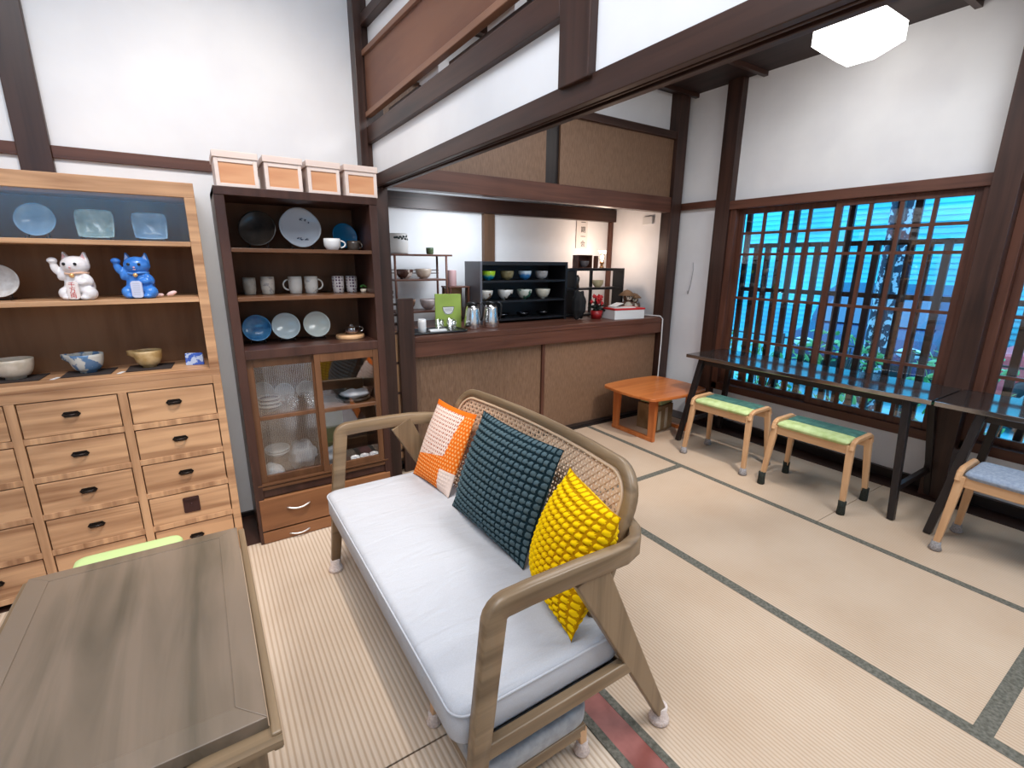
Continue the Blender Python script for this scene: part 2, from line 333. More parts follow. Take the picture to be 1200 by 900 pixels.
# timber on the back wall above the cabinets
wallbox('trim_8', DARK['z'], (-.556, -.448, 2.92, 2.952, 1.1, 3.45), bevel=.003)
wallbox('trim_9', REDW['x'], (-2.5, -.556, 2.932, 2.952, 1.868, 1.918), (-.448, .86, 2.932, 2.952, 1.868, 1.918), bevel=.002)
wallbox('baseboard_back', BLACKW['x'], (-2.5, .86, 2.935, 2.952, 0, .03))
# alcove front
wallbox('trim_10', DARK['z'], (3.74, 3.87, 3.10, 3.22, 0, 2.9), bevel=.003)
wallbox('trim_11', REDW['x'], (1.02, 3.75, 3.115, 3.2, 1.905, 2.035), bevel=.003)
wallbox('trim_12', DARK['x'], (1.02, 3.75, 3.11, 3.2, 2.52, 2.58), (1.02, 3.84, 3.2, 3.98, 2.03, 2.06), bevel=.003)
wallbox('trim_13', DARK['x'], (1.0, 3.84, 3.90, 3.98, 1.87, 1.99), bevel=.002)
wallbox('trim_14', wood('brown_post', (.07, .035, .018), (.15, .08, .045), 'z', .5, 25), (2.24, 2.35, 3.93, 3.985, .9, 1.9))
wallbox('trim_15', REDW['z'], (3.80, 3.845, 3.94, 3.985, .9, 1.9))
d1 = wallbox('door_1', PANELB, (1.03, 2.34, 3.16, 3.18, 2.035, 2.53)); d2 = wallbox('door_2', PANELB, (2.46, 3.75, 3.14, 3.16, 2.035, 2.53))
wallbox('trim_16', BLACKW['z'], (2.33, 2.47, 3.165, 3.19, 2.03, 2.55))
wallbox('wall_cupboard_back', BLACKW['x'], (1.0, 3.84, 3.3, 3.32, 2.06, 2.9))

# window wall timber
wallbox('trim_17', DARK['z'], (3.86, 3.945, 2.60, 2.735, 0, 2.90), bevel=.003)
wallbox('trim_18', DARK['z'], (3.80, 3.945, .835, .955, 0, 2.90), bevel=.003)
wallbox('trim_19', REDW['y'], (3.885, 3.945, 2.735, 3.12, 1.93, 1.99), (3.86, 4.03, -2.3, 2.60, 1.895, 1.965), bevel=.003)
wallbox('trim_20', REDW['y'], (3.885, 4.02, .955, 2.60, .335, .40), (3.885, 4.02, -1.0, .835, .335, .40), bevel=.003)
wallbox('trim_21', REDW['z'], (3.885, 4.0, 2.545, 2.60, .34, 1.90), (3.885, 4.0, .955, 1.0, .34, 1.90), (3.885, 4.0, .79, .835, .34, 1.90), bevel=.002)
wallbox('baseboard_right', BLACKW['y'], (3.90, 3.945, -2.3, 2.6, 0, .07))
wallbox('baseboard_alcove', BLACKW['x'], (1.02, 3.74, 3.105, 3.2, 0, .03), (1.02, 3.74, 3.09, 3.105, -.01, .012))

def window(n, y0, y1, nsash):
    root = bpy.data.objects.new('window_%d' % n, None); COL.objects.link(root); root['kind'] = 'structure'
    L = (y1-y0)/nsash
    for k in range(nsash):
        a = y0+k*L-(.012 if k else 0); c = y0+(k+1)*L+.012*(k < nsash-1); x = 3.905+.035*(k % 2)
        b = B()
        b.box(x, x+.028, a, a+.04, .40, 1.895); b.box(x, x+.028, c-.04, c, .40, 1.895)
        b.box(x, x+.028, a+.04, c-.04, 1.855, 1.895); b.box(x, x+.028, a+.04, c-.04, .40, .445)
        s = b.done('sash', REDW['z'], root, .002)
        b = B()
        for z in (.80, 1.155, 1.52, 1.69): b.box(x+.004, x+.024, a+.04, c-.04, z, z+.02)
        for i in range(1, 4):
            yy = a+.04+(c-a-.08)*i/4; b.box(x+.005, x+.023, yy-.012, yy+.012, .445, 1.855)
        b.done('muntin', REDW['z'], s)
        b = B(); b.box(x+.012, x+.015, a+.04, c-.04, .445, 1.855); b.done('glass', PANE, s)
    b = B()
    i = 0; y = y0+.03
    while y < y1:
        top = 1.62 if i % 4 in (1, 2) else 1.93
        b.box(4.045, 4.07, y, y+.042, .38, top); y += .098; i += 1
    for z in (.62, 1.22, 1.585): b.box(4.07, 4.085, y0, y1, z, z+.035)
    b.done('lattice', BLACKW['z'], root)
window(1, 1.0, 2.545, 2); window(2, -1.0, .79, 2)

# ================================================================== ALCOVE COUNTER
ct = thing('counter', 'low wooden serving counter with brown grained sliding panels under the alcove', 'counter', (2.4, 3.15, 0))
b = B((2.4, 3.15, 0)); b.box(1.03, 3.735, 3.10, 3.975, .905, .945); b.done('worktop', REDW['x'], ct, .003)
b = B((2.4, 3.15, 0)); b.box(1.03, 3.735, 3.105, 3.16, .80, .905); b.done('fascia', REDW['x'], ct, .002)
for x0, x1, yy in ((1.04, 2.345, 3.17), (2.37, 3.72, 3.155)):
    b = B((2.4, 3.15, 0)); b.box(x0, x1, yy, yy+.018, .03, .80); b.done('sliding_panel', PANELB, ct)
b = B((2.4, 3.15, 0)); b.box(2.343, 2.372, 3.15, 3.17, .03, .80); b.done('panel_stile', REDW['z'], ct)
b = B((2.4, 3.15, 0)); b.box(1.03, 3.735, 3.2, 3.975, .03, .06); b.done('base', BLACKW['x'], ct)

# leaning lattice frame beside the dark cabinet
ls = thing('lattice_screen', 'narrow dark timber screen frame standing between tall cabinet and counter', 'screen', (1.1, 3.02, 0))
b = B((1.1, 3.02, 0)); b.box(1.075, 1.185, 3.03, 3.06, .003, 1.215); b.done('frame_post', DARK['z'], ls, .003)
b = B((1.1, 3.02, 0)); b.box(1.03, 1.075, 3.065, 3.075, .1, 1.0); b.done('orange_panel', OAK['z'], ls)
b = B((1.1, 3.02, 0)); b.box(1.022, 1.034, 3.05, 3.078, .003, 1.2)
for z in (.15, .36, .57, .78, .98, 1.04, 1.10, 1.17): b.box(1.03, 1.078, 3.055, 3.066, z, z+.014)
b.done('crossbar', DARK['x'], ls)

# ================================================================== LEFT DISPLAY CABINET
Y0 = 2.60
O = (-.51, 2.78, 0)
dc = thing('display_cabinet', 'large light pine cabinet with open shelves above many small drawers', 'cabinet', O)
b = B(O)
b.box(-1.06, .04, Y0, 2.93, 1.708, 1.768)      # top
b.box(.0, .04, Y0, 2.93, .955, 1.708); b.box(-1.06, -1.02, Y0, 2.93, .955, 1.708)
b.box(-1.06, .04, Y0, 2.93, .925, .955); b.box(-1.026, .006, Y0, Y0+.025, .885, .925)
b.box(.006, .04, Y0, 2.93, 0, .925); b.box(-1.06, -1.026, Y0, 2.93, 0, .925)
b.done('carcass', PINE['x'], dc, .002)
b = B(O); b.box(-1.02, 0, 2.905, 2.93, .955, 1.708); b.done('back_panel', PINEIN, dc)
for z in (1.505, 1.265):
    b = B(O); b.box(-1.02, 0, Y0+.003, 2.905, z, z+.02); b.done('shelf', PINE['x'], dc, .002)
b = B(O)
for x in (-.35, -.704): b.box(x, x+.031, Y0, Y0+.03, .03, .885)
for cx0, cx1 in ((-.319, .006), (-.673, -.35), (-1.026, -.704)):
    for z in (.72, .55, .382, .212, .04): b.box(cx0, cx1, Y0+.002, Y0+.03, z-.012, z+.014)
b.box(-1.026, .006, Y0+.33-.02, Y0+.33, .03, .9)
b.done('drawer_divider', PINE['z'], dc, .0015)
def pull(par, x, y, z, wd=.062):
    b = B(O)
    b.prism([(x-wd/2, z), (x-wd/2+.009, z+.012), (x+wd/2-.009, z+.012), (x+wd/2, z), (x+wd/2-.009, z-.012), (x-wd/2+.009, z-.012)], 'y', y-.003, y)
    b.tube([(x-wd/2+.01, y-.003, z), (x-wd/2+.014, y-.016, z+.001), (x, y-.02, z+.001), (x+wd/2-.014, y-.016, z+.001), (x+wd/2-.01, y-.003, z)], .0042, 6)
    o = b.done('pull_handle', [BRASS, NICK], par)
for ci, (x0, x1) in enumerate(((-.317, .004), (-.671, -.352), (-1.024, -.706))):
    for ri, zt in enumerate((.884, .706, .536, .368, .198)):
        b = B(O); b.box(x0+.002, x1-.002, Y0+.004, Y0+.022, zt-.148+.0, zt-.003)
        d = b.done('drawer', PINE['x'], dc, .002)
        cx = (x0+x1)/2; cz = zt-.066
        if ci == 0 and ri == 3:
            b = B(O); b.prism(rrect(cx-.033, cx+.033, cz-.04, cz+.038, .006), 'y', Y0-.0, Y0+.004); b.box(cx-.028, cx+.028, Y0-.007, Y0, cz+.028, cz+.036); b.ell((cx, Y0-.002, cz), .005, .004, .009)
            o = b.done('lock_plate', IRON, d); o['label'] = 'dark metal lock plate'
        else: pull(d, cx, Y0+.004, cz)

b = B(O); b.box(-1.02, -.0, Y0+.012, Y0+.015, 1.525, 1.708); b.done('glass_pane', glassy('cabinet_pane', rough=.22, mixf=.045), dc)
# plate on little stand: local: bottom at z=0, facing -y
def stand(par, wd=.06):
    b = B()
    for sx in (-1, 1):
        b.tube([(sx*wd/2, -.03, .018), (sx*wd/2, -.03, .004), (sx*wd/2, .0, .004), (sx*wd/2, .05, .004)], .0028, 6)
        b.tube([(sx*wd/2, .0, .004), (sx*wd/2*.8, .03, .07)], .0028, 6)
    b.tube([(-wd/2, .01, .004), (wd/2, .01, .004)], .0028, 6)
    b.done('plate_stand', BLKP, par)
def tilt(bm, a, z0=.008):
    M = Matrix.Rotation(-a, 4, 'X')
    for v in bm.verts: v.co = M @ v.co + Vector((0, 0, z0))
def round_plate(name, label, rad, m, loc, rz=0, group=None, lobes=0, st=True, rim=None, thick=.006, tl=14, mats=None):
    t = thing(name, label, 'plate', loc, rz, group)
    b = B(); prof = [(0, 0), (rad*.6, 0), (rad*.66, .004), (rad*.93, .016), (rad, .022), (rad*.985, .026), (rad*.9, .020), (rad*.63, .010), (0, .009)]
    n = 48; b.lathe(prof, (0, 0, 0), n)
    M = Matrix.Rotation(R(90), 4, 'X')
    for v in b.bm.verts:
        if lobes:
            a = math.atan2(v.co.y, v.co.x); k = 1+.035*abs(math.cos(lobes*a/2)) ; v.co.x *= k; v.co.y *= k
        v.co = M @ v.co; v.co.z += rad*(1.03 if lobes else 1)
    tilt(b.bm, R(tl)); b.done('plate', m, t)
    if st: stand(t, rad*1.0)
    return t
def square_plate(label, s, m, loc, rz=0, group=None):
    t = thing('square_plate', label, 'plate', loc, rz, group)
    b = B(); n = 14
    g = [[None]*(n+1) for _ in range(n+1)]
    for side, off in ((0, 0), (1, .006)):
        for i in range(n+1):
            for j in range(n+1):
                a, c = 2*i/n-1, 2*j/n-1
                e = max(abs(a), abs(c)); x = a*s/2*(1-.05*c*c*abs(a))*(1+.02*math.sin(3*c)); z = c*s*.46*(1-.05*a*a*abs(c)) + s*.46
                if abs(a)+abs(c) > 1.8: x *= .975; z = (z-s*.46)*.975+s*.46
                y = -.022*max(0, (e-.6)/.4)**1.3 + off + .0015*math.sin(a*9+c*5)
                g[i][j] = (g[i][j] or []) + [b.v((x, y, z))]
    for i in range(n):
        for j in range(n):
            for k in (0, 1): b._f([g[i][j][k], g[i+1][j][k], g[i+1][j+1][k], g[i][j+1][k]], True)
    for i in range(n):
        for (p, q) in (((i, 0), (i+1, 0)), ((i, n), (i+1, n)), ((0, i), (0, i+1)), ((n, i), (n, i+1))):
            b._f([g[p[0]][p[1]][0], g[q[0]][q[1]][0], g[q[0]][q[1]][1], g[p[0]][p[1]][1]], True)
    tilt(b.bm, R(12)); b.done('plate', m, t); stand(t, s*.72); return t
round_plate('round_plate', 'pale blue round glazed plate on black stand, top shelf of pine cabinet', .066, PALEB, (-.515, 2.76, 1.525), -8, 'plates on the pine cabinet')
round_plate('round_plate', 'dark blue round plate at the far left of the top shelf of pine cabinet', .066, mat('navy_glaze', (.01, .02, .05), .15), (-.735, 2.76, 1.525), 0, 'plates on the pine cabinet')
square_plate('grey green square plate on black stand between the two blue plates', .128, CELAD, (-.33, 2.76, 1.525), -3, 'plates on the pine cabinet')
square_plate('blue square plate on black stand at the right end of the top shelf', .125, PALEB, (-.142, 2.76, 1.525), 0, 'plates on the pine cabinet')
round_plate('round_plate', 'pale off-white round plate left of the white lucky cat', .066, noisy('speckled_glaze', (.55, .52, .5), (.72, .70, .68), (40, 40, 40), .25), (-.665, 2.74, 1.285), 0, 'plates on the pine cabinet')

def lucky_cat(label, loc, body, belly, ear, inner, plaque_text, rz, accent):
    t = thing('lucky_cat', label, 'figurine', loc, rz, 'lucky cat figurines')
    b = B()
    b.ell((0, 0, .052), .052, .044, .055); b.ell((0, -.004, .085), .042, .036, .045)
    for s in (-1, 1):
        b.ell((s*.040, -.022, .026), .026, .030, .027); b.ell((s*.030, -.036, .010), .020, .022, .011)
        b.prism([(s*.012, .158), (s*.046, .152), (s*.036, .196)], 'y', -.008, .010)
    b.ell((0, -.006, .138), .049, .042, .038)
    b.ell((-.046, -.012, .100), .017, .017, .026, rot=Euler((0, R(28), 0))); b.ell((-.066, -.016, .128), .014, .014, .028, rot=Euler((0, R(-12), 0)))
    b.ell((-.068, -.020, .156), .018, .016, .013)
    b.ell((.040, -.020, .082), .017, .018, .026, rot=Euler((0, R(-30), 0))); b.ell((.024, -.036, .070), .020, .013, .013)
    b.done('body', body, t, remesh=.0038)
    for s in (-1, 1):
        b = B(); b.prism([(s*.020, .162), (s*.040, .158), (s*.034, .184)], 'y', -.0115, -.0075); b.done('ear_lining', ear, t)
        b = B(); b.ell((s*.019, -.0455, .143), .0062, .003, .0062); b.done('eye', BLKP, t)
    b = B(); b.ell((0, -.049, .130), .004, .003, .003); b.ell((0, -.048, .121), .006, .002, .0015); b.done('nose', inner, t)
    b = B(); b.tube([(.036*math.cos(a*math.pi/8), -.006+.037*math.sin(a*math.pi/8), .106+.002*math.sin(a)) for a in range(16)], .0045, 6, True); b.done('collar', accent, t)
    b = B(); b.ell((0, -.045, .098), .009, .007, .009); b.done('bell', mat('gold_bell', (.8, .45, .18), .3, .5), t)
    b = B(); b.prism(rrect(-.020, .020, .004, .074, .012), 'y', -.058, -.050); b.prism(rrect(-.017, .017, .007, .071, .010), 'y', -.0588, -.0578)
    p = b.done('plaque', belly, t, .001)
    if plaque_text:
        for i, ch in enumerate(plaque_text): text_obj('plaque_character', ch, .023, RED, (0, -.0592, .060-.021*i), (90, 0, 0), p, .0004)
    else:
        b = B()
        for i in range(6): b.box(-.012, .012, -.0596, -.0586, .018+i*.009, .0195+i*.009)
        b.done('plaque_line', mat('faint_grey_line', (.45, .45, .5), .5), p)
    return t
CATW = mat('white_cat_glaze', (.80, .76, .77), .12); PINK = mat('pink_glaze', (.75, .42, .42), .3); CATB = noisy('blue_cat_glaze', (.03, .16, .55), (.06, .24, .68), (30, 30, 30), .1)
lucky_cat('white beckoning lucky cat with a red lettered plaque on the middle shelf', (-.405, 2.66, 1.286), CATW, mat('cream_plaque', (.85, .75, .72), .3), PINK, PINK, '千万両', -18, mat('peach_collar', (.8, .5, .35), .4))
lucky_cat('bright blue beckoning lucky cat with a pale oval plaque beside the white cat', (-.205, 2.66, 1.286), CATB, mat('pale_plaque', (.6, .62, .78), .3), mat('pale_blue_ear', (.4, .5, .8), .3), PINK, '', -12, mat('blue_collar', (.1, .3, .75), .3))
b = B((-.12, 2.68, 1.286)); b.ell((-.10, 2.67, 1.302), .022, .010, .010, rot=Euler((0, R(-20), 0))); b.ell((-.14, 2.67, 1.296), .012, .008, .008); b.prism([(-.155, 1.287), (-.135, 1.295), (-.15, 1.305)], 'y', 2.665, 2.675); b.prism([(-.11, 1.30), (-.095, 1.29), (-.088, 1.312)], 'y', 2.664, 2.676)
o = b.done('fish_ornament', mat('pale_pink_glaze', (.78, .55, .53), .2), remesh=.003); o.location = (-.12, 2.68, 1.286); tag(o, 'small pale pink fish ornament lying beside the blue cat', 'ornament')

def bowl_prof(rad, h, foot=.45, t=.004, curve=1.0):
    p = [(0, .006), (rad*foot*.8, .006), (rad*foot*.85, 0), (rad*foot, 0), (rad*foot, .008)]
    for i in range(1, 9):
        k = i/8; p.append((rad*(foot+(1-foot)*math.sin(k*math.pi/2)**(.8*curve)), .008+(h-.008)*(1-math.cos(k*math.pi/2))**(.75)))
    p.append((rad-t*.5, h+.001)); p.append((rad-t, h-.001))
    for i in range(7, 0, -1):
        k = i/8; p.append((max(.001, rad*(foot+(1-foot)*math.sin(k*math.pi/2)**(.8*curve))-t), t+.008+(h-.008)*(1-math.cos(k*math.pi/2))**(.75)))
    p.append((0, .012)); return p
def bowl(label, rad, h, m, loc, group=None, foot=.45, spout=False, n=32, name='bowl', cat='bowl', curve=1.0, rz=0, decor=None):
    t = thing(name, label, cat, loc, rz, group)
    b = B(); b.lathe(bowl_prof(rad, h, foot, .004, curve), (0, 0, 0), n)
    if spout:
        for v in b.bm.verts:
            if v.co.z > h*.7 and v.co.x < -rad*.85 and abs(v.co.y) < rad*.35: v.co.x -= .022*(1-abs(v.co.y)/(rad*.35)); v.co.z += .004
    b.done('bowl_body', m, t)
    return t
def painted(name, base, spots, scale=14, th=.56, rough=.2):
    m = mat(name, base, rough); tc = nn(m, 'ShaderNodeTexCoord'); no = nn(m, 'ShaderNodeTexNoise'); no.inputs['Scale'].default_value = scale; no.inputs['Detail'].default_value = 3
    cr = nn(m, 'ShaderNodeValToRGB'); cr.color_ramp.elements[0].position = th-.02; cr.color_ramp.elements[1].position = th+.02
    cr.color_ramp.elements[0].color = (*base, 1); cr.color_ramp.elements[1].color = (*spots, 1)
    lk(m, tc.outputs['Object'], no.inputs[0]); lk(m, no.outputs[0], cr.inputs[0]); lk(m, cr.outputs[0], bsdf(m).inputs['Base Color']); return m
BP = painted('blue_painted_stoneware', (.60, .60, .56), (.10, .20, .36), 22, .53)
for x, lab, m, rad, h, sp in ((-.69, 'pale stoneware tea bowl at the left of the lowest open shelf', CREAM, .066, .082, False), (-.455, 'spouted bowl painted blue and white on the lowest open shelf', BP, .062, .082, True), (-.235, 'small spouted yellow brown tea bowl on the lowest open shelf', noisy('ochre_glaze', (.42, .27, .10), (.60, .43, .22), (25, 25, 25), .2), .056, .078, True)):
    mt = B((x, 2.76, .955)); mt.prism([(x-.085, 2.70), (x+.085, 2.695), (x+.095, 2.84), (x-.08, 2.845)], 'z', .956, .9585); mt.mi = 1
    mt.prism([(x-.115, 2.685), (x-.10, 2.68), (x-.085, 2.72), (x-.10, 2.725)], 'z', .956, .9575)
    o = mt.done('cloth_mat', [mat('dark_cloth', (.03, .02, .018), .9), WHT]); o.location = (x, 2.76, .955)
    tag(o, 'dark cloth mat under the '+lab.split(' on the')[0].split(' at the')[0], 'mat', 'mats under the tea bowls')
    bowl(lab, rad, h, m, (x, 2.78, .9587), 'tea bowls on the pine cabinet', .5, sp, curve=.8)
b = B(); b.prism([(-.038, 0), (.038, 0), (.036, .058), (-.036, .058)], 'y', -.008, .008); bx = thing('tile_box', 'small blue and white patterned box at right end of the lowest open shelf', 'box', (-.055, 2.74, .9555), -14)
b.done('box_body', painted('blue_white_print', (.45, .55, .75), (.05, .12, .5), 45, .5), bx, .002)

# ================================================================== DARK DISH CABINET
O2 = (.47, 2.76, 0); YD = 2.57
dk = thing('dish_cabinet', 'tall dark walnut cabinet with open shelves, sliding glass doors and a drawer', 'cabinet', O2)
b = B(O2)
b.box(.11, .15, YD, 2.93, 0, 1.762); b.box(.79, .83, YD, 2.93, 0, 1.762); b.box(.11, .83, YD-.004, 2.93, 1.728, 1.764)
b.box(.15, .79, YD, 2.93, .985, 1.03); b.box(.15, .79, YD+.01, 2.93, .255, .30); b.box(.15, .79, YD+.02, 2.93, .05, .07)
b.done('carcass', WAL['z'], dk, .002)
b = B(O2); b.box(.15, .79, 2.915, 2.93, .05, 1.728); b.done('back_panel', wood('warm_back_board', (.12, .048, .02), (.20, .085, .038), 'z', .65, 8), dk)
for z in (1.485, 1.262): b = B(O2); b.box(.15, .79, YD+.003, 2.915, z, z+.018); b.done('shelf', WALD['x'], dk, .0015)
b = B(O2); b.box(.15, .79, YD+.07, 2.915, .655, .67); b.done('inner_shelf', WALD['x'], dk)
b = B(O2); b.box(.12, .82, YD+.002, YD+.02, .30, .318); b.box(.13, .81, YD-.002, YD+.02, .335-.012, .34-.008); b.done('door_rail', WALD['x'], dk, .001)
for x0, x1, yy in ((.15, .475, YD+.025), (.455, .79, YD+.004)):
    b = B(O2)
    b.box(x0, x0+.03, yy, yy+.018, .32, .985); b.box(x1-.03, x1, yy, yy+.018, .32, .985); b.box(x0+.03, x1-.03, yy, yy+.018, .94, .985); b.box(x0+.03, x1-.03, yy, yy+.018, .32, .365)
    b.box(x0+.03, x1-.03, yy, yy+.018, .665, .685); d = b.done('sliding_door', WALD['z'], dk, .002)
    b = B(O2)
    if x0 < .3:   # reeded glass: fine vertical flutes
        n = 30; xa, xb = x0+.03, x1-.03
        pts = [(xa+(xb-xa)*i/(n*2), yy+.009+(.0030 if i % 2 else 0)) for i in range(n*2+1)]
        b.prism(pts+[(xb, yy+.014), (xa, yy+.014)], 'z', .365, .94)
        b.done('glass', REED, d)
    else:
        b.box(x0+.03, x1-.03, yy+.008, yy+.011, .365, .94); b.done('glass', GLASS, d)
b = B(O2); b.box(.125, .815, YD-.006, YD+.02, .075, .25); d = b.done('drawer', wood('cherry_drawer', (.17, .065, .026), (.30, .13, .055), 'x', .35, 14), dk, .003)
b = B(O2); b.tube([(.25+.115*i/10, YD-.010-.016*math.sin(math.pi*i/10), .185-.010*math.sin(math.pi*i/10)) for i in range(11)], .005, 8, scales=[.6]+[1]*9+[.6]); b.done('handle', SILV, d)
b = B(O2); b.box(.125, .815, YD-.003, YD+.02, .003, .066); d = b.done('low_drawer', wood('cherry_drawer_low', (.17, .065, .026), (.30, .13, .055), 'x', .35, 14), dk, .002)
b = B(O2); b.tube([(.25+.10*i/8, YD-.006-.014*math.sin(math.pi*i/8), .03-.006*math.sin(math.pi*i/8)) for i in range(9)], .004, 8); b.done('handle', SILV, d)

round_plate('round_plate', 'large dark brown plate leaning at top left of the tall cabinet', .088, DKCER, (.285, 2.77, 1.504), -22, 'display plates in the tall cabinet', tl=16)
pp = round_plate('round_plate', 'big pale grey lobed plate with painted black and blue figures', .098, mat('pale_grey_glaze', (.50, .53, .58), .15), (.487, 2.77, 1.504), 0, 'display plates in the tall cabinet', 4, tl=12)
b = B()
for cx, cz, s in ((.01, .145, 1), (.03, .142, .7), (-.072, .135, .6), (-.072, .12, .5), (.0, .045, 1), (.025, .043, .9), (-.015, .048, .7), (.045, .13, .5)):
    for k in range(4):
        a = random.random()*3; b.beam((cx-.01*s*math.cos(a), -.0+.0, cz-.008*s*math.sin(a)), (cx+.01*s*math.cos(a+.4), 0, cz+.008*s*math.sin(a+.4)), .004*s, .002)
M = Matrix.Rotation(-R(12), 4, 'X')
for v in b.bm.verts: v.co = M @ (v.co+Vector((0, -.011, 0))) + Vector((0, 0, .008))
o = b.done('painted_motif', mat('ink_blue', (.01, .02, .06), .3), pp); o['label'] = 'dark painted figures'
round_plate('round_plate', 'deep blue round plate standing behind the white cup on top shelf', .068, CAERUL, (.715, 2.80, 1.504), 8, 'display plates in the tall cabinet', tl=14)
DPL = 'dinner plates on the low open shelf'
round_plate('round_plate', 'cobalt blue round plate at the left of the third shelf', .068, BLUEG, (.232, 2.78, 1.032), -6, DPL)
round_plate('round_plate', 'pale blue-white round plate in the middle of the third shelf', .070, mat('ice_glaze', (.52, .60, .62), .15), (.37, 2.78, 1.032), 0, DPL)
round_plate('round_plate', 'pale grey-green round plate to the right of the ice white one', .070, mat('mist_glaze', (.58, .62, .58), .15), (.525, 2.78, 1.032), 0, DPL)

def cup(label, rad, h, m, loc, handle=0, group=None, name='cup', taper=.85, rz=0, deco=None):
    t = thing(name, label, 'cup', loc, rz, group)
    b = B(); prof = [(0, .003), (rad*taper*.9, 0), (rad*taper, .002), (rad*.97, h*.35), (rad, h*.7), (rad*.98, h), (rad*.93, h), (rad*.93, h*.6), (rad*taper*.85, .008), (0, .007)]
    b.lathe(prof, (0, 0, 0), 28); b.done('cup_body', m, t)
    if handle:
        b = B(); b.tube([(handle*(rad*.95+.026*math.sin(math.pi*i/10)), 0, h*.52+h*.3*math.cos(math.pi*i/10)) for i in range(11)], .0042, 8); b.done('handle', m, t)
    return t
cup('white porcelain cup with loop handle on the top shelf', .042, .058, PORC, (.618, 2.68, 1.5035), 1, 'cups in the tall cabinet', taper=.65)
cup('near-black mug beside the white cup on the top shelf', .038, .05, DKCER, (.735, 2.70, 1.5035), 1, 'cups in the tall cabinet', taper=.9, rz=-65)
cup('grey-beige handleless cup at the left end of the second shelf', .030, .084, noisy('grey_beige', (.33, .29, .24), (.46, .41, .35), (30, 30, 30), .4), (.222, 2.78, 1.2805), 0, 'cups in the tall cabinet')
cup('cream handleless cup second from the left on second shelf', .033, .088, painted('scribbled_cream', (.62, .55, .47), (.38, .33, .30), 40, .6), (.305, 2.78, 1.2805), 0, 'cups in the tall cabinet')
cup('white mug with its handle on the left, second shelf', .034, .088, painted('small_print_white', (.66, .62, .57), (.25, .12, .1), 30, .68), (.436, 2.78, 1.2805), -1, 'cups in the tall cabinet')
cup('white mug with its handle on the right, second shelf', .034, .088, painted('faint_print_white', (.66, .62, .57), (.42, .40, .38), 30, .6), (.515, 2.78, 1.2805), 1, 'cups in the tall cabinet')
def dotted(name, base, dot, sc):
    m = mat(name, base, .4); tc = nn(m, 'ShaderNodeTexCoord'); vo = nn(m, 'ShaderNodeTexVoronoi'); vo.inputs['Scale'].default_value = sc; vo.inputs['Randomness'].default_value = .2
    cr = nn(m, 'ShaderNodeValToRGB'); cr.color_ramp.interpolation = 'CONSTANT'; cr.color_ramp.elements[1].position = .36
    cr.color_ramp.elements[0].color = (*dot, 1); cr.color_ramp.elements[1].color = (*base, 1)
    lk(m, tc.outputs['Object'], vo.inputs[0]); lk(m, vo.outputs['Distance'], cr.inputs[0]); lk(m, cr.outputs[0], bsdf(m).inputs['Base Color']); return m
DOT = dotted('purple_dotted_white', (.68, .62, .60), (.10, .04, .09), 62)
cup('tall white tumbler with purple pattern, left of the patterned pair', .031, .088, DOT, (.655, 2.78, 1.2805), 0, 'cups in the tall cabinet', taper=.88)
cup('tall white tumbler with purple pattern, right of the patterned pair', .031, .088, DOT, (.728, 2.78, 1.2805), 0, 'cups in the tall cabinet', taper=.88)
t = thing('potted_plant', 'tiny green plant in a beige pot at right of the second shelf', 'plant', (.775, 2.72, 1.2805))
b = B(); b.lathe([(0, 0), (.014, 0), (.018, .02), (.015, .02), (0, .018)], n=12); b.done('pot', CREAM, t)
b = B()
for k in range(9):
    a = k*2.4; b.ell((.012*math.cos(a), .012*math.sin(a), .03+.003*(k % 4)), .010, .006, .003, 6, 4, Euler((.4*math.sin(a), .4*math.cos(a), a)))
b.done('leaves', LEAFG, t)
t = thing('tea_pot_board', 'round pale wooden board under the glass teapot', 'board', (.69, 2.74, 1.0305))
b = B(); b.lathe([(0, 0), (.075, 0), (.077, .002), (.077, .018), (.075, .02), (0, .02)], n=36); b.done('board', OAK['x'], t)
t = thing('glass_teapot', 'clear glass teapot with handle on a round wooden board', 'teapot', (.70, 2.74, 1.052), 0)
b = B(); b.lathe([(0, 0), (.036, 0), (.044, .012), (.042, .032), (.028, .044), (.026, .044), (.040, .030), (.041, .013), (.034, .003), (0, .003)]); b.done('pot_body', GLASS, t)
b = B(); b.lathe([(0, .054), (.006, .054), (.007, .048), (.026, .046), (.027, .043), (0, .043)]); b.done('lid', glassy('smoky_glass', (.9, .9, .9), .05, .3), t)
b = B(); b.tube([(.040+.024*math.sin(math.pi*i/8), 0, .024+.014*math.cos(math.pi*i/8)) for i in range(9)], .003, 8); b.done('handle', glassy('glass_handle', (1, 1, 1), .05, .4), t)
b = B(); b.lathe([(0, .004), (.034, .004), (.039, .012), (.038, .022), (0, .022)]); o = b.done('tea', mat('tea', (.10, .04, .03), .2), t)

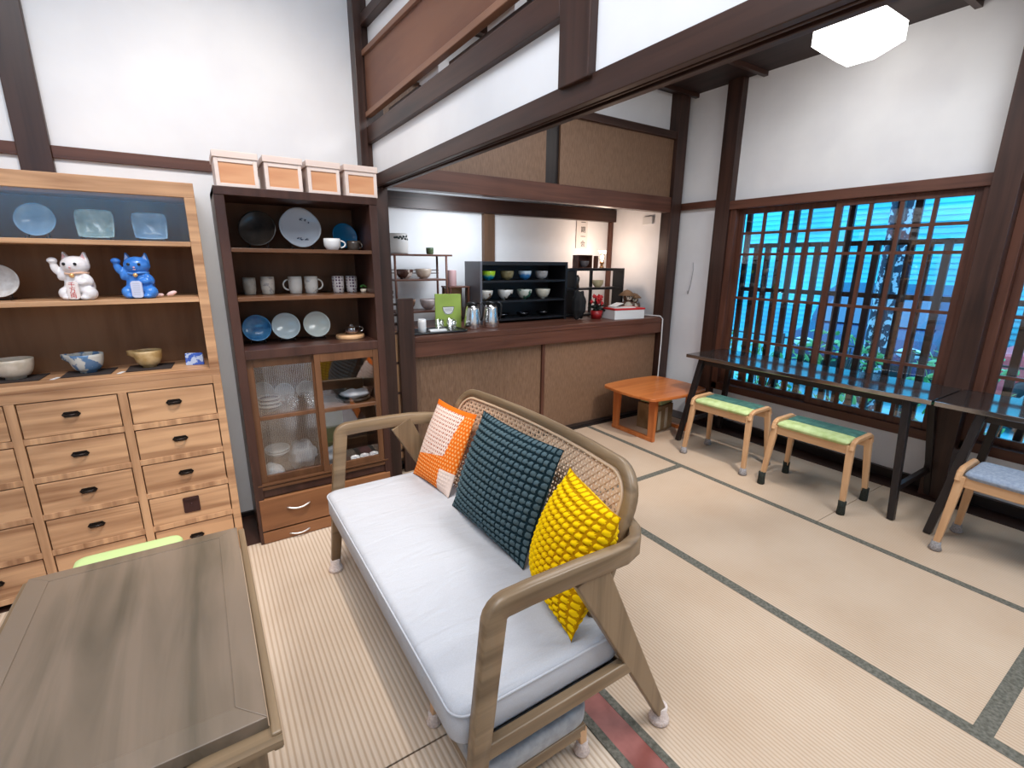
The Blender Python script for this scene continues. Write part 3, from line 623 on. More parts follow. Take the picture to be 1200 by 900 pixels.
# dishes behind the doors
CD = 'dishes behind the cabinet doors'
def striped(name):
    m = mat(name, (.72, .72, .72), .2); tc = nn(m, 'ShaderNodeTexCoord'); sp = nn(m, 'ShaderNodeSeparateXYZ'); lk(m, tc.outputs['Object'], sp.inputs[0])
    cr = nn(m, 'ShaderNodeValToRGB'); cr.color_ramp.interpolation = 'CONSTANT'; e = cr.color_ramp.elements
    e[0].color = (.72, .72, .72, 1); e[1].position = .5; e[1].color = (.03, .05, .14, 1); x = e.new(.72); x.color = (.72, .72, .72, 1)
    mu = nn(m, 'ShaderNodeMath', operation='MULTIPLY'); mu.inputs[1].default_value = 30; lk(m, sp.outputs[2], mu.inputs[0]); lk(m, mu.outputs[0], cr.inputs[0]); lk(m, cr.outputs[0], bsdf(m).inputs['Base Color']); return m
STR = striped('blue_banded_porcelain')
for k in range(3): bowl('white blue-banded bowl behind the left glass door, %s of its stack' % ('bottom one', 'middle one', 'top one')[k], .058, .034, STR, (.245, 2.76, .6705+.021*k), CD, .55)
round_plate('round_plate', 'pale round plate propped behind the stack of banded bowls', .062, PORC, (.225, 2.87, .671), 0, CD, st=False, tl=8)
for k in range(4): bowl('clear glass bowl beside the banded stack, %s' % ('front left', 'front right', 'rear left', 'rear right')[k], .036, .05, glassy('glassware%d' % k, (1, 1, 1), .1, .35), (.36+.08*(k % 2), 2.72+.1*(k//2), .671), CD, .6)
for k in range(2): round_plate('round_plate', 'white saucer standing behind the glass bowls, %s of the two' % ('left one', 'right one')[k], .052, PORC, (.335+.115*k, 2.885, .671), 0, 'saucers behind the glass', st=False, tl=4)
t = thing('serving_tray', 'round black tray on the inner shelf behind right door', 'tray', (.68, 2.74, .671)); b = B(); b.lathe([(0, 0), (.085, 0), (.096, .022), (.092, .022), (.082, .005), (0, .005)]); b.done('tray', DKCER, t)
def crumple(name, label, cat, loc, rx, ry, rz, m, seed, group=None):
    rnd = random.Random(seed); b = B(); b.ell((0, 0, rz), rx, ry, rz, 22, 14)
    for v in b.bm.verts:
        k = 1+.10*math.sin(v.co.x*90+seed)+.08*math.sin(v.co.y*110+seed*2)+.07*math.sin(v.co.z*150+seed)+rnd.uniform(-.04, .04); v.co.x *= k; v.co.y *= k; v.co.z = max(0, rz+(v.co.z-rz)*k)
    o = b.done(name, m); o.location = loc; return tag(o, label, cat, group)
WRAP = mat('white_wrap', (.62, .63, .66), .5)
crumple('wrapped_bundle', 'white plastic wrapped bundle on the black tray', 'bundle', (.69, 2.74, .678), .075, .06, .026, WRAP, 3)
t = thing('plate_stack', 'white', 'plate'); bpy.data.objects.remove(t)
for k in range(2): round_plate('round_plate', 'white dark-rimmed plate lying in the lower left of the glass cupboard, %s' % ('bottom one', 'upper one')[k], .062, PORC, (.255, 2.68, .41+.014*k), 0, CD, st=False, tl=86)
crumple('wrapped_bundle', 'large white folded cloth bundle behind the lower reeded glass', 'bundle', (.385, 2.80, .301), .08, .08, .075, WRAP, 5, 'wrapped bundles')
crumple('wrapped_bundle', 'white crumpled bundle at the bottom left behind the door', 'bundle', (.22, 2.70, .301), .05, .07, .04, WRAP, 9, 'wrapped bundles')
crumple('wrapped_bundle', 'grey crumpled bundle under the green box behind the right door', 'bundle', (.54, 2.74, .301), .06, .07, .05, GREYF, 12, 'wrapped bundles')
t = thing('green_box', 'olive green carton with pale top edge behind the right door', 'box', (.56, 2.85, .301)); b = B(); b.box(-.07, .07, -.03, .03, .10, .30); b.done('carton', mat('olive_card', (.17, .20, .06), .6), t, .002)
b = B(); b.box(-.071, .071, -.031, .031, .30, .34); b.done('lid', mat('tan_card', (.42, .30, .22), .6), t); b = B(); b.box(-.07, .07, -.03, .03, 0, .10); b.done('base_carton', mat('olive_card2', (.12, .13, .05), .6), t)
for k in range(3): cup('small white cup with dark stripe at the lower right of cupboard, %s' % ('left', 'middle', 'right')[k], .026, .04, STR, (.65+.055*k, 2.68, .301), 0, CD)

# wooden boxes on top of the tall cabinet
BXW = wood('pale_whitewood', (.66, .50, .44), (.80, .68, .62), 'x', .5, 10); BXP = {i: wood('orange_box_panel%d' % i, (.50, .19, .08), (.70, .36, .19), 'x', .45, 14) for i in range(1)}
for i, (x0, x1, lab) in enumerate(((.122, .302, 'leftmost wooden box with pale whitish lid on the tall cabinet'), (.318, .488, 'second pale-framed wooden box from the left on the tall cabinet'), (.502, .662, 'third pale-framed wooden box from the left on the tall cabinet'), (.676, .846, 'rightmost pale-framed wooden box on the tall cabinet'))):
    h = .118; o = ((x0+x1)/2, 2.70, 1.7645); t = thing('wooden_box', lab, 'box', o, 0, 'boxes on top of the tall cabinet')
    wx = (x1-x0)/2-.006
    b = B(); b.box(-wx, -wx+.016, -.12, .1, 0, h); b.box(wx-.016, wx, -.12, .1, 0, h); b.box(-wx+.016, wx-.016, -.12, -.108, 0, .014); b.box(-wx+.016, wx-.016, -.12, -.108, h-.018, h); b.box(-wx+.016, wx-.016, .09, .1, 0, h); b.box(-wx+.016, wx-.016, -.108, .09, 0, .008); b.done('box_frame', BXW, t, .0015)
    b = B(); b.box(-wx+.016, wx-.016, -.115, -.109, .014, h-.018); b.done('front_panel', BXP[0], t)
    b = B(); b.box(-wx-.005, wx+.005, -.126, .105, h, h+.028); b.done('lid', BXW, t, .002)

# ================================================================== SOFA
OS = (.72, 1.465, 0); YC = 1.465; HW = .685
sf = thing('loveseat', 'two-seat wooden loveseat with cane back and grey-white seat cushion', 'sofa', OS)
SEC = lambda a, b, c=.006: [(x*a/2, y*b/2) for x, y in ((-1, -1+2*c/b), (-1+2*c/a, -1), (1-2*c/a, -1), (1, -1+2*c/b), (1, 1-2*c/b), (1-2*c/a, 1), (-1+2*c/a, 1), (-1, 1-2*c/b))]
def arc(c, r, a0, a1, n, fn): return [fn(c[0]+r*math.cos(R(a0+(a1-a0)*i/n)), c[1]+r*math.sin(R(a0+(a1-a0)*i/n))) for i in range(n+1)]
for s in (-1, 1):
    y = YC+s*HW
    b = B(OS)       # front leg rising into the armrest, armrest bending round to the back frame
    path = [(.392, y, .045), (.43, y, .40), (.462, y, .672)] + arc((.494, .672), .032, 172, 95, 4, lambda a, c: (a, y, c)) + [(.56, y, .706), (.70, y, .704)]
    nst = len(path)
    path += [(.80, y, .700), (.875, y-s*.006, .692), (.94, y-s*.03, .684), (.99, y-s*.075, .676), (1.02, y-s*.13, .669), (1.035, y-s*.20, .662), (1.035, y-s*.26, .656)]
    sc = [.72, .95, 1]+[1]*(len(path)-3)
    rf = []
    for i in range(len(path)):
        if i < nst+1: rf.append((0, 1, 0))
        else:
            d = Vector(path[min(i+1, len(path)-1)])-Vector(path[i-1]); rf.append((-d.y*1.0, d.x, 0))
    b.sweep(path, SEC(.056, .034, .004), rf, scales=sc); b.done('arm_frame', ASH['x'], sf)
    b = B(OS); b.beam((.745, y-s*.004, .688), (1.085, y+s*.004, .045), .105, .030, .038, .026, ref=(0, 1, 0)); b.done('leg', ASH['z'], sf, .004)
    for x in (.390, 1.09):
        b = B(OS); b.lathe([(0, .001), (.030, .001), (.034, .008), (.030, .02), (.022, .03), (.024, .06), (.021, .062), (0, .062)], (x, y, 0), 14); b.done('leg_sock', SOCK, sf)
    b = B(OS); b.beam((.428, y, .315), (.94, y, .315), .028, .045); b.done('side_rail', ASH['x'], sf, .004)
for x in (.45, .91):
    b = B(OS); b.box(x-.014, x+.014, YC-HW+.015, YC+HW-.015, .283, .325); b.done('seat_rail', ASH['y'], sf, .004)
b = B(OS); b.box(.47, .90, YC-HW+.02, YC+HW-.02, .255, .312); b.done('seat_base', UNDER, sf)
# seat cushion (soft slab, gently sagging, with piping)
def soft_slab(b, x0, x1, y0, y1, z0, z1, r, nx, ny, crown=.012, wav=.0, p=3.2):
    rings = []
    def out(t, inset):
        # superellipse-like rounded rectangle outline
        pass
    P = rrect(x0, x1, y0, y1, r, 6)
    cx, cy = (x0+x1)/2, (y0+y1)/2
    levels = [(z0, .03, 0), (z0+.006, .006, 0), (z0+.02, 0, 0), (z1-.016, 0, 0), (z1-.004, .006, 0), (z1, .02, 0)]
    for z, ins, _ in levels:
        rings.append([b.v((x-(ins if x > cx else -ins), y-(ins if y > cy else -ins), z)) for x, y in P])
    for a, c in zip(rings, rings[1:]):
        for i in range(len(P)): b._f([a[i], a[(i+1) % len(P)], c[(i+1) % len(P)], c[i]], True)
    b._f(rings[0][::-1], True)
    prev = rings[-1]
    for k in (.75, .5, .25):
        ring = [b.v((cx+(x-cx)*k*(1-.02/.25), cy+(y-cy)*k*(1-.01/.5), z1+crown*(1-k)+wav*math.sin(y*23+x*9))) for x, y in P]
        for i in range(len(P)): b._f([prev[i], prev[(i+1) % len(P)], ring[(i+1) % len(P)], ring[i]], True)
        prev = ring
    c0 = b.v((cx, cy, z1+crown)); [b._f([prev[i], prev[(i+1) % len(P)], c0], True) for i in range(len(P))]
b = B(OS); soft_slab(b, .372, .915, YC-HW+.022, YC+HW-.022, .318, .432, .045, 8, 8, .014, .0012); sc = b.done('seat_cushion', FABW, sf)
b = B(OS)
for z in (.418,): b.tube([(x, y, z) for x, y in rrect(.3705, .9165, YC-HW+.0205, YC+HW-.0205, .046, 6)], .0032, 6, True)
b.done('piping', FABW, sc)
# back frame : rounded rectangle, leaning
def bk(u, v, off=0):    # u along y (-.5...5), v height 0..1
    x = .905+.165*v; z = .40+.455*v
    n = Vector((-.94, 0, .35)); return Vector((x+.005-.055*(u/.59)**2, YC+u, z))+n*off
pts = rrect(-.585, .585, -.02, 1.0, .0, 1)
outline = []
def bkr(u0, u1, v0, v1, ru, rv, n=7):
    q = []
    for cu, cv, a0 in ((u1-ru, v0+rv, -90), (u1-ru, v1-rv, 0), (u0+ru, v1-rv, 90), (u0+ru, v0+rv, 180)):
        for i in range(n+1): a = R(a0+90*i/n); q.append((cu+ru*math.cos(a), cv+rv*math.sin(a)))
    return q
Q = bkr(-.585, .545, -.05, .985, .10, .21, 8)
Q = [q for a, c in zip(Q, Q[1:]+Q[:1]) for q in ([(a[0]+(c[0]-a[0])*k/6, a[1]+(c[1]-a[1])*k/6) for k in range(6)] if abs(c[0]-a[0]) > .4 else [a])]
b = B(OS); b.sweep([bk(*q) for q in Q], SEC(.036, .036), (-.94, 0, .35), True); bf = b.done('back_frame', ASH['y'], sf)
Qi = bkr(-.56, .52, .01, .935, .085, .175)
Qi = [q for a, c in zip(Qi, Qi[1:]+Qi[:1]) for q in ([(a[0]+(c[0]-a[0])*k/6, a[1]+(c[1]-a[1])*k/6) for k in range(6)] if abs(c[0]-a[0]) > .4 else [a])]
b = B(OS); b.tube([bk(*q, .012) for q in Qi], .006, 6, True); b.done('cane_trim', TRIMC, bf)
# woven cane: real strands in four directions clipped to the opening
def clip(p, d, Q):
    ts = []
    for i in range(len(Q)):
        a, c = Q[i], Q[(i+1) % len(Q)]; ex, ey = c[0]-a[0], c[1]-a[1]; den = d[0]*ey-d[1]*ex
        if abs(den) < 1e-9: continue
        t = ((a[0]-p[0])*ey-(a[1]-p[1])*ex)/den; s_ = ((a[0]-p[0])*d[1]-(a[1]-p[1])*d[0])/den
        if 0 <= s_ < 1: ts.append(t)
    return (min(ts), max(ts)) if len(ts) >= 2 else None
b = B(OS); H = .47; QQ = [(q[0], q[1]*H) for q in Qi]
def strand(p, d, wd, off):
    c = clip(p, d, QQ)
    if not c: return
    a = (p[0]+d[0]*c[0], p[1]+d[1]*c[0]); e = (p[0]+d[0]*c[1], p[1]+d[1]*c[1])
    ns = max(1, int(abs(e[0]-a[0])/.1))
    for q in range(ns):
        A = [a[i]+(e[i]-a[i])*q/ns for i in (0, 1)]; E = [a[i]+(e[i]-a[i])*(q+1)/ns for i in (0, 1)]
        b.beam(bk(A[0], A[1]/H, off), bk(E[0], E[1]/H, off), wd, .0012, ref=(-.94, 0, .35))
k = -.56
while k < .56: strand((k, .2), (0, 1), .0075, .004); k += .0165
k = .012
while k < .46: strand((0, k), (1, 0), .0075, .0055); k += .0165
k = -1.1
while k < 1.1:
    strand((k, 0), (.7071, .7071), .0030, .0068); strand((k, 0), (-.7071, .7071), .0030, .0080); k += .033
b.done('cane_panel', CANE, bf)

# cushions: knobbly squares
def cushion(label, name, wd, ht, th, mats, loc, tiltx, rz, roll, pattern, N=92, knob=.007):
    """local: lies in the xz plane, front towards -y; base on z=0"""
    b = B(); G = {}
    def prof(u, v): return (max(0, 1-abs(u)**2.3)**.78)*(max(0, 1-abs(v)**2.3)**.78)
    for side in (-1, 1):
        for i in range(N+1):
            for j in range(N+1):
                u, v = 2*i/N-1, 2*j/N-1
                e = prof(u, v); pin = 1-.06*(abs(u)**3*(1-abs(v)**1.5)) if False else 1
                x = u*wd/2*(1-.05*(1-abs(v)**2)*abs(u)**4)*(1); z = v*ht/2*(1-.05*(1-abs(u)**2)*abs(v)**4)
                h, mi = pattern(u, v, i, j)
                y = side*(th/2*e+h*knob*min(1, e*3)*(1 if e < .3 else 1))
                if abs(u) == 1 or abs(v) == 1:
                    if side == 1: G[(1, i, j)] = G[(-1, i, j)]; continue
                G[(side, i, j)] = b.v((x, y, z+ht/2))
        for i in range(N):
            for j in range(N):
                b.mi = pattern(2*(i+.5)/N-1, 2*(j+.5)/N-1, i, j)[1]
                b._f([G[(side, i, j)], G[(side, i+1, j)], G[(side, i+1, j+1)], G[(side, i, j+1)]], True)
    o = b.done(name, mats); o.rotation_mode = 'XYZ'
    # front (-y) should face -x : rotate -90 about z, lean back
    Mx = Matrix.Rotation(R(rz), 4, 'Z') @ Matrix.Rotation(-R(tiltx), 4, 'X') @ Matrix.Rotation(R(roll), 4, 'Y')
    o.matrix_world = Matrix.Translation(loc) @ Mx
    return tag(o, label, 'cushion', 'cushions on the loveseat')
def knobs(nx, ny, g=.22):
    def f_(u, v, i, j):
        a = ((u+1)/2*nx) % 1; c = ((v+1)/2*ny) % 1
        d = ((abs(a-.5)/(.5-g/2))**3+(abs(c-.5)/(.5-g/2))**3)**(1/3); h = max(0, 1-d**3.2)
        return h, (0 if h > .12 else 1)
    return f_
def patch(u, v, i, j):
    top = v > .88; lower = v < -.25+.18*u; rightp = u > .55+.12*v
    a = ((u*12+(int((v+1)*11) % 2)*.5)) % 1; c = (v*11) % 1; dot = (a-.5)**2+(c-.5)**2 < .08
    if top: return (.8, 0)
    if (rightp and v > -.45): return (.6+.4*dot, 3 if dot else 0)
    if lower: return (.6+.5*dot, (1 if rightp else (3 if dot else 0)))
    return (.3+.6*(not dot), 2 if dot else 1)
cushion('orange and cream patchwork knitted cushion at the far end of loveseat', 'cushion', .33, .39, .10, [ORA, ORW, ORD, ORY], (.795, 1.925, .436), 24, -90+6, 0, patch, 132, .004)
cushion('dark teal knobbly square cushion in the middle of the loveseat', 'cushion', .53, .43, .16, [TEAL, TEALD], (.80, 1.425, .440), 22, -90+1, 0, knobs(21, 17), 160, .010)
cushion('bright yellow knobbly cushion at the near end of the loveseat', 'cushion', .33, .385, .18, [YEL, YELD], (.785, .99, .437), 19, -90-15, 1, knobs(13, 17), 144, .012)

# footstool tucked under the loveseat
t = thing('footstool', 'low grey cushioned stool tucked under the near end of the loveseat', 'stool', (.66, .99, 0))
b = B(); soft_slab(b, -.21, .17, -.17, .2, .115, .185, .06, 4, 4, .008); b.done('cushion', GREYF, t)
b = B(); b.box(-.2, .15, -.165, -.14, .075, .114); b.box(-.2, .15, .16, .185, .075, .114); b.box(-.2, -.175, -.14, .16, .075, .114); b.box(.125, .15, -.14, .16, .075, .114); b.done('frame', ASH['x'], t, .003)
for x in (-.185, .14):
    for y in (-.15, .17):
        b = B(); b.beam((x, y, .10), (x*1.05, y*1.03, .03), .03, .03, .022, .022); b.done('leg', OAK['z'], t, .003)
        b = B(); b.lathe([(0, .001), (.022, .001), (.025, .008), (.018, .03), (.019, .045), (0, .046)], (x*1.05, y*1.03, 0), 12); b.done('leg_sock', SOCK, t)

# ================================================================== NEAR-LEFT TABLE
OT = (-.213, 1.125, 0); t = thing('low_table', 'weathered grey-brown wooden table with framed top in the foreground corner', 'table', OT)
b = B(OT)   # top: centre board and a bevelled frame
X0, X1, YA, YB, ZT = -.434, .007, .768, 1.478, .70
fr = .045
b.box(X0+fr, X1-fr, YA+fr, YB-fr, ZT-.022, ZT-.001)
b.done('top_board', TTOP, t)
b = B(OT)
outer = [(X0, YA), (X1, YA), (X1, YB), (X0, YB)]; inner = [(X0+fr, YA+fr), (X1-fr, YA+fr), (X1-fr, YB-fr), (X0+fr, YB-fr)]
for i in range(4):
    j = (i+1) % 4; o1, o2, i1, i2 = outer[i], outer[j], inner[i], inner[j]
    b.hexa([(*o1, ZT-.03), (*o2, ZT-.03), (*i2, ZT-.03), (*i1, ZT-.03), (*o1, ZT-.004), (*o2, ZT-.004), (*i2, ZT+.001), (*i1, ZT+.001)])
b.done('top_frame', TTOP, t, .0015)
b = B(OT); z0, z1 = ZT-.075, ZT-.022
b.box(X1+.002, X1+.018, YA-.022, YB+.02, z0+.015, z1); b.box(X0-.018, X0-.002, YA-.022, YB+.02, z0+.015, z1); b.box(X0, X1, YB, YB+.016, z0+.01, z1)
b.done('side_rail', ASH['y'], t, .003)
for s in (-1, 1):      # near end: rail with a rounded drop into the leg, as on the loveseat arms
    b = B(OT); yy = YA-.010
    xr = X1+.018 if s > 0 else X0-.018
    xl = -.14 if s > 0 else -.27
    path = [(xr, yy, z1-.018), (xl+s*.05, yy, z1-.018)]+[(xl+s*.05-s*.05*math.sin(R(90*i/5)), yy, z1-.018-.05*(1-math.cos(R(90*i/5)))) for i in range(1, 6)]+[(xl-s*.02, yy, .02)]
    b.sweep(path, SEC(.024, .04), (0, 1, 0), smooth=False); b.done('end_frame', ASH['x'], t)
for x in (X0+.03, X1-.03):
    for y in (YA+.03, YB-.03):
        b = B(OT); b.beam((x, y, .645), (x, y, .003), .045, .045, .032, .032); b.done('leg', ASH['z'], t, .004)
b = B(OT); b.box(X0+.03, X1-.03, YA+.03, YB-.03, .30, .32); b.done('lower_shelf', BLACKW['x'], t)

t = thing('green_stool', 'stool with pale green seat pad between foreground table and pine drawers', 'stool', (-.32, 1.93, 0))
b = B(); soft_slab(b, -.155, .155, -.14, .10, .41, .452, .03, 4, 4, .006); b.done('seat_pad', mat('lime_cloth', (.52, .66, .28), .9), t)
b = B(); b.box(-.15, .15, -.13, .09, .37, .41); b.done('seat_frame', OAK['x'], t, .003)
for x in (-.13, .13):
    for y in (-.11, .07): b = B(); b.beam((x, y, .38), (x*1.1, y*1.1, .001), .032, .032, .024, .024); b.done('leg', OAK['z'], t, .003)

# ================================================================== WINDOW TABLES, STOOLS, LOW TABLE
def window_table(label, yc, ln, ext=0, group='dark tables along the window'):
    o = (3.57, yc, 0); t = thing('window_table', label, 'table', o, 0, group); h = ln/2
    b = B(); b.box(-.255, .245, -h, h, .703, .73); b.done('table_top', WTOP, t, .003)
    h -= ext
    for s in (-1, 1):
        b = B(); b.beam((-.20, s*(h-.12), .705), (-.315, s*(h-.045), .002), .045, .04, .038, .034, ref=(0, 1, 0)); b.done('leg', BLACKW['z'], t, .003)
        b = B(); b.beam((.19, s*(h-.12), .705), (.25, s*(h-.045), .002), .045, .04, .038, .034, ref=(0, 1, 0)); b.done('leg', BLACKW['z'], t, .003)
        b = B(); b.box(-.27, .22, s*(h-.07)-.014, s*(h-.07)+.014, .16, .195); b.done('leg_brace', BLACKW['x'], t, .002)
    b = B(); b.box(-.21, .2, -h+.1, h-.1, .66, .703); b.done('apron', BLACKW['y'], t)
    return t
WTOP = wood('glossy_dark_top', (.010, .009, .010), (.028, .022, .020), 'y', .1, 18, 1.0, .02)
bsdf(WTOP).inputs['IOR'].default_value = 2.4
window_table('long glossy dark wooden table under the left window bay', 1.668, 1.61)
window_table('glossy dark wooden table under the right window bay, cut by the frame', .052, 1.60, .07)
def wstool(label, loc, rz, padm, backm, socks, sm, ln=.46, wd=.28):
    t = thing('stool', label, 'stool', loc, rz, 'low stools at the window tables')
    hl, hw = ln/2, wd/2
    for s in (-1, 1):
        for q in (-1, 1):
            b = B(); b.beam((q*(hw-.02), s*(hl-.01), .42), (q*(hw+.02), s*(hl+.015), .03), .030, .040, .024, .028, ref=(0, 1, 0)); b.done('leg', OAK['z'], t, .004)
            b = B(); h = .085 if sm is SOCKB else .05
            b.lathe([(0, .001), (.022, .001), (.023, .01), (.021, h*.6), (.022, h), (.018, h+.002), (0, h+.002)] if sm is SOCKB else [(0, .001), (.024, .001), (.029, .008), (.024, .022), (.02, h), (0, h)], (q*(hw+.02), s*(hl+.0145), 0), 12)
            b.done('leg_sock', sm, t)
        b = B(); pth = [(-hw+.008, s*hl, .395), (-hw+.02, s*hl, .435), (-hw+.05, s*hl, .448), (hw-.05, s*hl, .448), (hw-.02, s*hl, .435), (hw-.008, s*hl, .395)]
        b.sweep(pth, SEC(.03, .026), (0, 1, 0), smooth=False); b.done('end_rail', OAK['x'], t)
    for q in (-1, 1): b = B(); b.box(q*(hw-.02)-.011, q*(hw-.02)+.011, -hl+.01, hl-.01, .365, .42); b.done('side_rail', OAK['y'], t, .003)
    b = B(); soft_slab(b, -hw-.006, -hw*.04, -hl+.018, hl-.018, .412, .449, .028, 4, 4, .008) if backm else soft_slab(b, -hw-.004, hw, -hl+.018, hl-.018, .412, .452, .03, 4, 4, .008)
    b.done('seat_pad', padm, t)
    if backm: b = B(); soft_slab(b, -hw*.04+.001, hw-.004, -hl+.018, hl-.018, .415, .452, .01, 4, 4, .002); b.done('seat_back_half', backm, t)
    return t
wstool('light oak stool with green pad and pale grey leg socks, farthest along the window', (3.235, 1.985, 0), 2, GREENF, TEALF, True, SOCKG)
wstool('light oak stool with green pad and black leg socks, middle of the window row', (3.225, 1.345, 0), 1, GREENF, TEALF, True, SOCKB)
wstool('oak stool with grey-blue padded seat at the right edge', (3.25, .42, 0), 0, BLUEF, None, True, SOCKG, .44)

OL = (3.27, 2.74, 0); DYL = .08; t = thing('coffee_table', 'low orange-brown square table with rounded corners in the corner', 'table', OL)
b = B(OL); P = []
for cx, cy, a0 in ((3.56, 2.50, -90), (3.56, 2.97, 0), (2.98, 2.97, 90), (2.98, 2.50, 180)):
    for i in range(6): a = R(a0+90*i/5); P.append((cx+.06*math.cos(a), cy+.06*math.sin(a)))
def bowed(pts, n=5):
    out = []
    for i in range(len(pts)):
        a, c = Vector(pts[i]), Vector(pts[(i+1) % len(pts)]); out.append(tuple(a)); L = (c-a).length
        if L > .2:
            nrm = Vector((c.y-a.y, a.x-c.x)).normalized()
            for k in range(1, n): q = a.lerp(c, k/n)+nrm*.028*math.sin(math.pi*k/n); out.append(tuple(q))
    return out
b.prism(bowed(P), 'z', .375, .40); b.done('table_top', TEAK['x'], t, .006, 3)
for x in (3.035, 3.505):
    b = B(OL)
    for y in (2.53, 2.94): b.beam((x, y, .376), (x, y, .02), .035, .075, .03, .06, ref=(0, 1, 0))
    b.box(x-.018, x+.018, 2.50, 2.975, .001, .035); b.done('leg_frame', TEAK['z'], t, .004)
t = thing('carton', 'brown cardboard box with taped sides under the low orange table', 'box', (3.34, 2.76, .0), 6)
b = B(); b.box(-.10, .12, -.10, .12, .001, .235); b.done('box_body', noisy('cardboard', (.20, .12, .05), (.32, .20, .10), (8, 8, 8), .8), t, .003)
b = B(); b.box(-.102, -.06, -.1025, -.1, .02, .19); b.box(.0, .04, -.1025, -.1, .02, .21); b.done('label', mat('buff_label', (.5, .42, .3), .7), t)
t = thing('carton', 'pale green box stacked on the cardboard box under the low table', 'box', (3.35, 2.77, .236), 10)
b = B(); b.box(-.09, .11, -.10, .1, 0, .10); b.done('box_body', mat('pale_green_card', (.40, .46, .20), .7), t, .003)
b = B(); b.box(-.091, .111, -.101, .101, .002, .008); b.done('cord', BLKP, t)

# ================================================================== ALCOVE THINGS
OE = (1.48, 3.68, .945)
t = thing('bamboo_rack', 'slim reddish wooden rack of four shelves on the counter', 'rack', OE)
for x, y in ((1.275, 3.60), (1.275, 3.78), (1.70, 3.60), (1.70, 3.78)):
    b = B(OE); b.tube([(x, y, .946), (x, y, 1.50)], .0095, 8); b.done('post', REDW['z'], t)
for z, x0, x1 in ((1.497, 1.25, 1.75), (1.308, 1.265, 1.70), (1.06, 1.265, 1.72)):
    b = B(OE); b.box(x0, x1, 3.59, 3.80, z-.006, z+.008); b.done('shelf', REDW['x'], t, .002)
b = B(OE)
for z in (1.36, 1.385): b.tube([(1.2, 3.80, z), (1.72, 3.80, z-.004)], .004, 6)
b.done('rail', REDW['x'], t)
t = thing('paper_lantern_jar', 'tall white jar painted with dark bamboo leaves on top of rack', 'jar', (1.34, 3.69, 1.5055))
b = B(); b.lathe([(0, 0), (.070, 0), (.076, .01), (.076, .14), (.070, .15), (.064, .148), (.066, .02), (0, .012)]); b.done('jar_body', mat('white_jar', (.62, .60, .58), .4), t)
b = B()
for k in range(9):
    a = -2.2+.18*k; zz = .118+.012*math.sin(k*3); b.ell((.0765*math.cos(a), .0765*math.sin(a), zz), .004, .013, .008, 6, 4, Euler((.6*math.sin(k*2), 0, a)))
b.done('painted_leaves', mat('ink', (.02, .03, .03), .5), t)
cup('small dark green cup on the right of the rack top', .030, .052, noisy('green_cup', (.03, .06, .02), (.08, .11, .05), (20, 20, 20), .3), (1.60, 3.69, 1.5055), 0, 'cups on the counter')
RB = 'tea bowls on the slim rack'
bowl('dark brown tea bowl with pale picture on the rack middle shelf', .068, .072, painted('dark_bowl_pale', (.06, .025, .02), (.55, .45, .4), 13, .57), (1.375, 3.68, 1.3165), RB, .5)
bowl('pale beige tea bowl beside the dark one on the middle shelf', .064, .076, noisy('beige_glaze', (.42, .32, .25), (.58, .48, .40), (20, 20, 20), .3), (1.535, 3.68, 1.3165), RB, .5)
bowl('brown patterned tea bowl on the lowest rack shelf', .078, .088, painted('brown_pattern', (.25, .15, .10), (.10, .05, .03), 16, .5), (1.375, 3.68, 1.0685), RB, .4)
bowl('pink-grey tea bowl beside the brown one on the lowest shelf', .066, .085, noisy('pink_grey', (.42, .34, .33), (.55, .46, .45), (20, 20, 20), .3), (1.565, 3.68, 1.0685), RB, .4)
t = thing('side_rack', 'small reddish wooden stand right of the slim rack', 'stand', (1.83, 3.70, .945))
b = B(); b.box(-.10, .095, -.08, .08, .295, .307); b.done('top', REDW['x'], t, .002)
for x in (-.085, .08):
    for y in (-.07, .07): b = B(); b.box(x-.008, x+.008, y-.008, y+.008, 0, .295); b.done('post', REDW['z'], t)
b = B(); b.box(-.08, .075, .05, .06, .05, .29); b.done('back_panel', OAK['x'], t)
t = thing('tea_canister', 'pink cylindrical tea canister standing on the small stand', 'canister', (1.79, 3.69, 1.2525)); b = B(); b.lathe([(0, 0), (.036, 0), (.037, .003), (.037, .125), (.035, .13), (0, .13)]); b.done('canister_body', mat('pink_tin', (.45, .28, .28), .4), t)
t = thing('photo_stand', 'tiny black and white framed card beside the rack foot', 'card', (1.215, 3.60, .946), 0); b = B(); b.box(-.03, .035, -.005, .005, .2, .29); b.box(-.004, .004, 0, .008, 0, .2); b.done('card', painted('bw_card', (.6, .6, .6), (.02, .02, .02), 60, .5), t)

# tray with white cup, napkin, glasses
t = thing('serving_tray', 'black rectangular tray on the counter left end', 'tray', (1.43, 3.28, .9455))
b = B(); b.prism(rrect(-.22, .23, -.12, .13, .03), 'z', 0, .006); b.tube([(x, y, .009) for x, y in rrect(-.22, .23, -.12, .13, .03)], .006, 6, True); b.done('tray', BLACK, t)
cup('small white straight cup on the black tray', .030, .095, PORC, (1.33, 3.25, .952), 0, 'cups on the counter', taper=.95)
b = B(); b.prism([(-.07, -.03), (.06, -.04), (.08, .03), (-.05, .05)], 'z', 0, .012); o = b.done('napkin', WHT, None, .004); o.location = (1.45, 3.25, .952); tag(o, 'white folded napkin beside the white cup on tray', 'napkin')
for k, (x, y) in enumerate(((1.50, 3.32), (1.565, 3.24), (1.60, 3.34))):
    t = thing('drinking_glass', 'clear drinking glass on the black tray, %s of three' % ('left', 'front', 'right')[k], 'glass', (x, y, .952), 0, 'glasses on the counter')
    b = B(); b.lathe([(0, 0), (.030, 0), (.035, .075), (.033, .075), (.028, .006), (0, .006)]); b.done('glass_body', glassy('tumbler%d' % k, (1, 1, 1), .05, .3), t)
